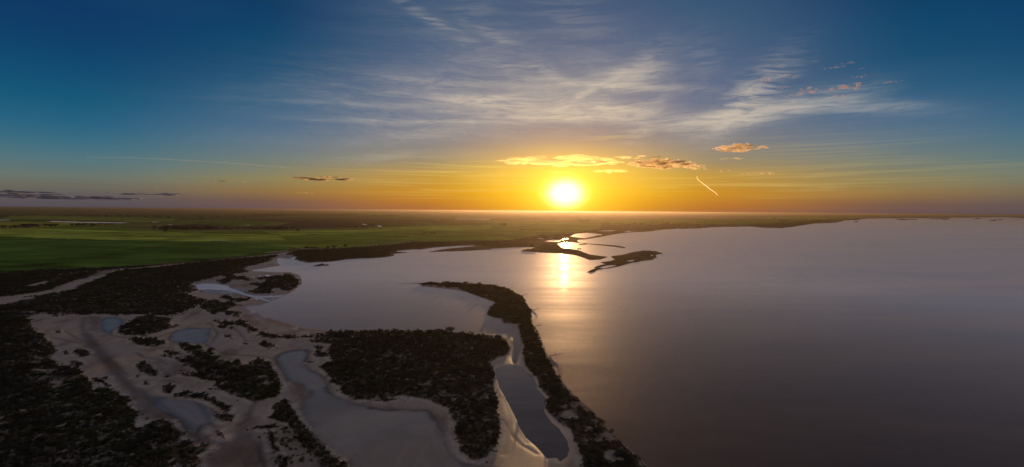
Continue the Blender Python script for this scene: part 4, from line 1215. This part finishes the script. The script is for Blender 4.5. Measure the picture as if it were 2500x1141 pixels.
import bmesh
bm = bmesh.new()
bmesh.ops.create_icosphere(bm, subdivisions=3, radius=1.0)
ICO_V = np.array([v.co[:] for v in bm.verts])
ICO_F = np.array([[v.index for v in f.verts] for f in bm.faces])
bm.free()


def cloud(x, y, w, h, alt, n, label, group=None, seed=0, tilt=0.0, mat=None):
    """x, y, w, h: where and how large it shows; built at its true height of alt metres"""
    r = np.random.default_rng(seed + 77)
    a, e = azel(x, y)
    dist = (alt - H) / math.tan(R(e))
    cx, cy = dist * math.sin(R(a)), dist * math.cos(R(a))
    slant = dist / math.cos(R(a)) * math.cos(R(a))
    sc = dist * math.cos(R(a)) ** -1 * math.cos(R(a)) ** 2 / F      # metres per photo pixel
    Wm, Hm = w * sc / 2, h * sc / 2
    parts = []
    for i in range(n):
        t_ = r.uniform(-1, 1)
        env = (1 - t_ * t_) ** 0.6
        sx = Wm * r.uniform(0.04, 0.17) * (0.4 + env) * (1.6 if i % 4 == 0 else 1)
        sz_ = Hm * r.uniform(0.08, 0.34) * (0.35 + env) * (0.55 if i % 4 == 0 else 1)
        p = np.array((t_ * Wm * 0.95, r.normal(0, Wm * 0.12), r.uniform(-0.6, 0.7) * Hm * env + tilt * t_ * Wm))
        v = ICO_V.copy()
        nz = pnoise(v[:, 0] * 2.3 + i * 7.7, v[:, 1] * 2.3 + v[:, 2] * 3.1, seed + i)
        nz2 = pnoise(v[:, 0] * 5.3 + i * 3.7, v[:, 2] * 5.3 + v[:, 1] * 4.1, seed + i + 50)
        v = v * (1 + 0.45 * nz + 0.25 * nz2)[:, None]
        v = v * np.array((sx, sx * 0.8, sz_)) + p
        parts.append((v, ICO_F))
    co, q = joined(parts)
    me = mesh_from('cloud', co, q, mat or M_CLOUD)
    o = bpy.data.objects.new('cloud', me)
    COL.objects.link(o)
    o.location = (cx, cy, alt)
    o.rotation_euler = (0, 0, -R(a))
    return tag(o, label, 'cloud', group)


CL = [
    (1365, 394, 290, 26, 1500, 90, 'golden broken cloud bank just above and left of the sun', 0.0),
    (1280, 398, 100, 12, 1500, 26, 'ragged golden cloud at the left end of the bank above the sun', 0.0),
    (1470, 397, 110, 12, 1500, 26, 'thin bright yellow cloud joining the two halves of the golden bank', 0.0),
    (1375, 421, 70, 4, 1400, 12, 'thin bright sliver of cloud just over the sun', 0.0),
    (1410, 383, 90, 12, 1600, 20, 'thin yellow cloud on top of the golden bank', 0.0),
    (1560, 384, 120, 12, 1500, 26, 'flat golden cloud above the dark cloud right of the sun', 0.0),
    (1612, 401, 160, 26, 1500, 80, 'dark brown cloud with golden edges right of the sun', 0.0),
    (1690, 408, 80, 12, 1500, 20, 'small dark cloud at the right end of the brown cloud bank', 0.0),
    (1480, 419, 110, 12, 1400, 24, 'low thin golden cloud under the bank right of the sun', 0.0),
    (1700, 414, 60, 7, 1400, 12, 'small brown streak cloud under the bank end', 0.0),
    (1808, 362, 130, 24, 1500, 46, 'orange cloud standing alone, upper of the right group', 0.0),
    (1732, 364, 34, 6, 1500, 8, 'tiny orange cloud left of the lone orange cloud', 0.0),
    (1785, 388, 56, 9, 1500, 14, 'small orange cloud under the lone orange cloud', 0.0),
    (1770, 418, 36, 6, 1400, 9, 'small orange cloud low in the right group, left one', 0.0),
    (1855, 424, 90, 8, 1400, 18, 'flat orange brown cloud lowest in the right group', 0.0),
    (788, 437, 150, 14, 1300, 34, 'dark flat cloud with a warm edge left of the sun', 0.0),
    (912, 430, 26, 5, 1300, 6, 'tiny warm cloud right of the dark flat cloud', 0.0),
    (548, 443, 100, 5, 1300, 16, 'thin dark streak of cloud in the left middle sky', 0.0),
    (400, 458, 50, 4, 1200, 8, 'small faint streak cloud above the slate cloud banks', 0.0),
    (745, 472, 60, 5, 1100, 9, 'faint low streak cloud between the left banks and the sun', 0.0),
    (30, 473, 210, 18, 1200, 34, 'dark slate cloud bank cut by the left edge', 0.0),
    (190, 483, 280, 14, 1200, 44, 'long slate cloud bank low on the left', 0.0),
    (365, 474, 170, 9, 1200, 26, 'flat slate cloud tapering to the right', 0.0),
]
for i, (x, y, w, h, alt, n, lb, tl) in enumerate(CL):
    cloud(x, y, w, h, alt, n, lb, seed=i * 13, tilt=tl, mat=M_BANK if x < 500 else M_DARK if (x in (1612, 1690, 788, 1808, 1855, 1770, 548)) else M_CLOUD)
PK = [(2062, 214, 60, 22, 'largest of the pink cloud puffs high on the right'), (1975, 222, 44, 16, 'second largest pink puff, left of the largest one'), (1868, 196, 36, 12, 'leftmost pink puff of the scattered group'),
      (1915, 184, 20, 8, 'small pink puff up and right of the leftmost one'), (1945, 188, 18, 5, 'tiny pink sliver next to the upper left puff'), (1912, 215, 24, 8, 'small pink puff below the upper left ones'),
      (1935, 234, 32, 9, 'lowest pink puff on the left of the group'), (2104, 168, 14, 6, 'small bright pink puff at the upper right of the group'), (2040, 165, 40, 7, 'thin pink streak at the top of the group'),
      (2065, 155, 34, 6, 'topmost thin pink streak beside the small bright puff'), (1990, 150, 26, 4, 'faint pink streak at the top left of the group'), (2098, 188, 28, 8, 'pink puff just above and right of the largest one'),
      (2180, 200, 34, 6, 'rightmost pink streak of the group'), (2050, 235, 34, 6, 'thin pink streak just under the largest puff'), (2012, 222, 18, 7, 'small pink puff between the two largest')]
for i, (x, y, w, h, lb) in enumerate(PK):
    cloud(x, y, w * 1.35, h * 1.3, 2600, 16, lb, 'pink puffs of cloud high on the right', seed=400 + i * 5, mat=M_PUFF)

# contrails
M_TRAIL = cloud_mat(0.0009, (1.0, 0.97, 0.92), 0.6)
M_TRAIL2 = cloud_mat(0.0008, (1.0, 0.96, 0.80), 0.7)


def trail(pts, wpx, alt, label, strength):
    ps, ws = [], []
    for (x, y) in pts:
        a, e = azel(x, y)
        dist = (alt - H) / math.tan(R(e))
        ps.append((dist * math.sin(R(a)), dist * math.cos(R(a)), alt))
        ws.append(dist / F * wpx / 2)
    ws = [w_ * (0.25 + 0.75 * math.sin(math.pi * (i_ + 0.5) / len(ws)) ** 0.5) for i_, w_ in enumerate(ws)]
    co, q = tube(ps, ws, 8)
    q = np.concatenate([q, [[0, 3, 2, 1], [0, 5, 4, 3], [0, 7, 6, 5]], np.array([[0, 1, 2, 3], [0, 3, 4, 5], [0, 5, 6, 7]]) + len(co) - 8])
    o = bpy.data.objects.new('vapour_trail', mesh_from('vapour_trail', co, q, M_TRAIL if strength < 0.6 else M_TRAIL2))
    COL.objects.link(o)
    tag(o, label, 'contrail')


trail([(210, 384), (260, 384.6), (330, 386), (400, 389), (470, 393), (540, 397), (620, 403), (680, 408), (725, 411)], 2.6, 7000, 'long straight white vapour trail across the left sky', 0.5)
trail([(1701, 431), (1701.5, 432), (1703, 438), (1709, 443), (1717, 449), (1725, 455), (1733, 462), (1741, 467), (1748, 472), (1752, 477)], 1.7, 6000, 'short bent vapour trail right of the sun', 0.9)

# ------------------------------------------------------------------ haze over the plain
hz = bpy.data.materials.new('haze')
hz.use_nodes = True
hz.node_tree.nodes.clear()
t = NT(hz.node_tree)
out = t.new('ShaderNodeOutputMaterial')
pv = t.new('ShaderNodeVolumePrincipled')
pv.inputs['Color'].default_value = (0.34, 0.27, 0.20, 1)
pv.inputs['Density'].default_value = 0.000075
pv.inputs['Anisotropy'].default_value = 0.78
t.l.new(pv.outputs[0], out.inputs['Volume'])
co = np.array([(sx * 45000, sy * 45000, z) for z in (-3.0, 61.2) for sy in (-1, 1) for sx in (-1, 1)])
qd = np.array([(0, 2, 3, 1), (4, 5, 7, 6), (0, 1, 5, 4), (2, 6, 7, 3), (0, 4, 6, 2), (1, 3, 7, 5)])
ho = bpy.data.objects.new('haze', mesh_from('haze', co, qd, hz, None, False))
COL.objects.link(ho)
tag(ho, 'thin warm evening haze over the lake and the plain', 'haze', kind='stuff')
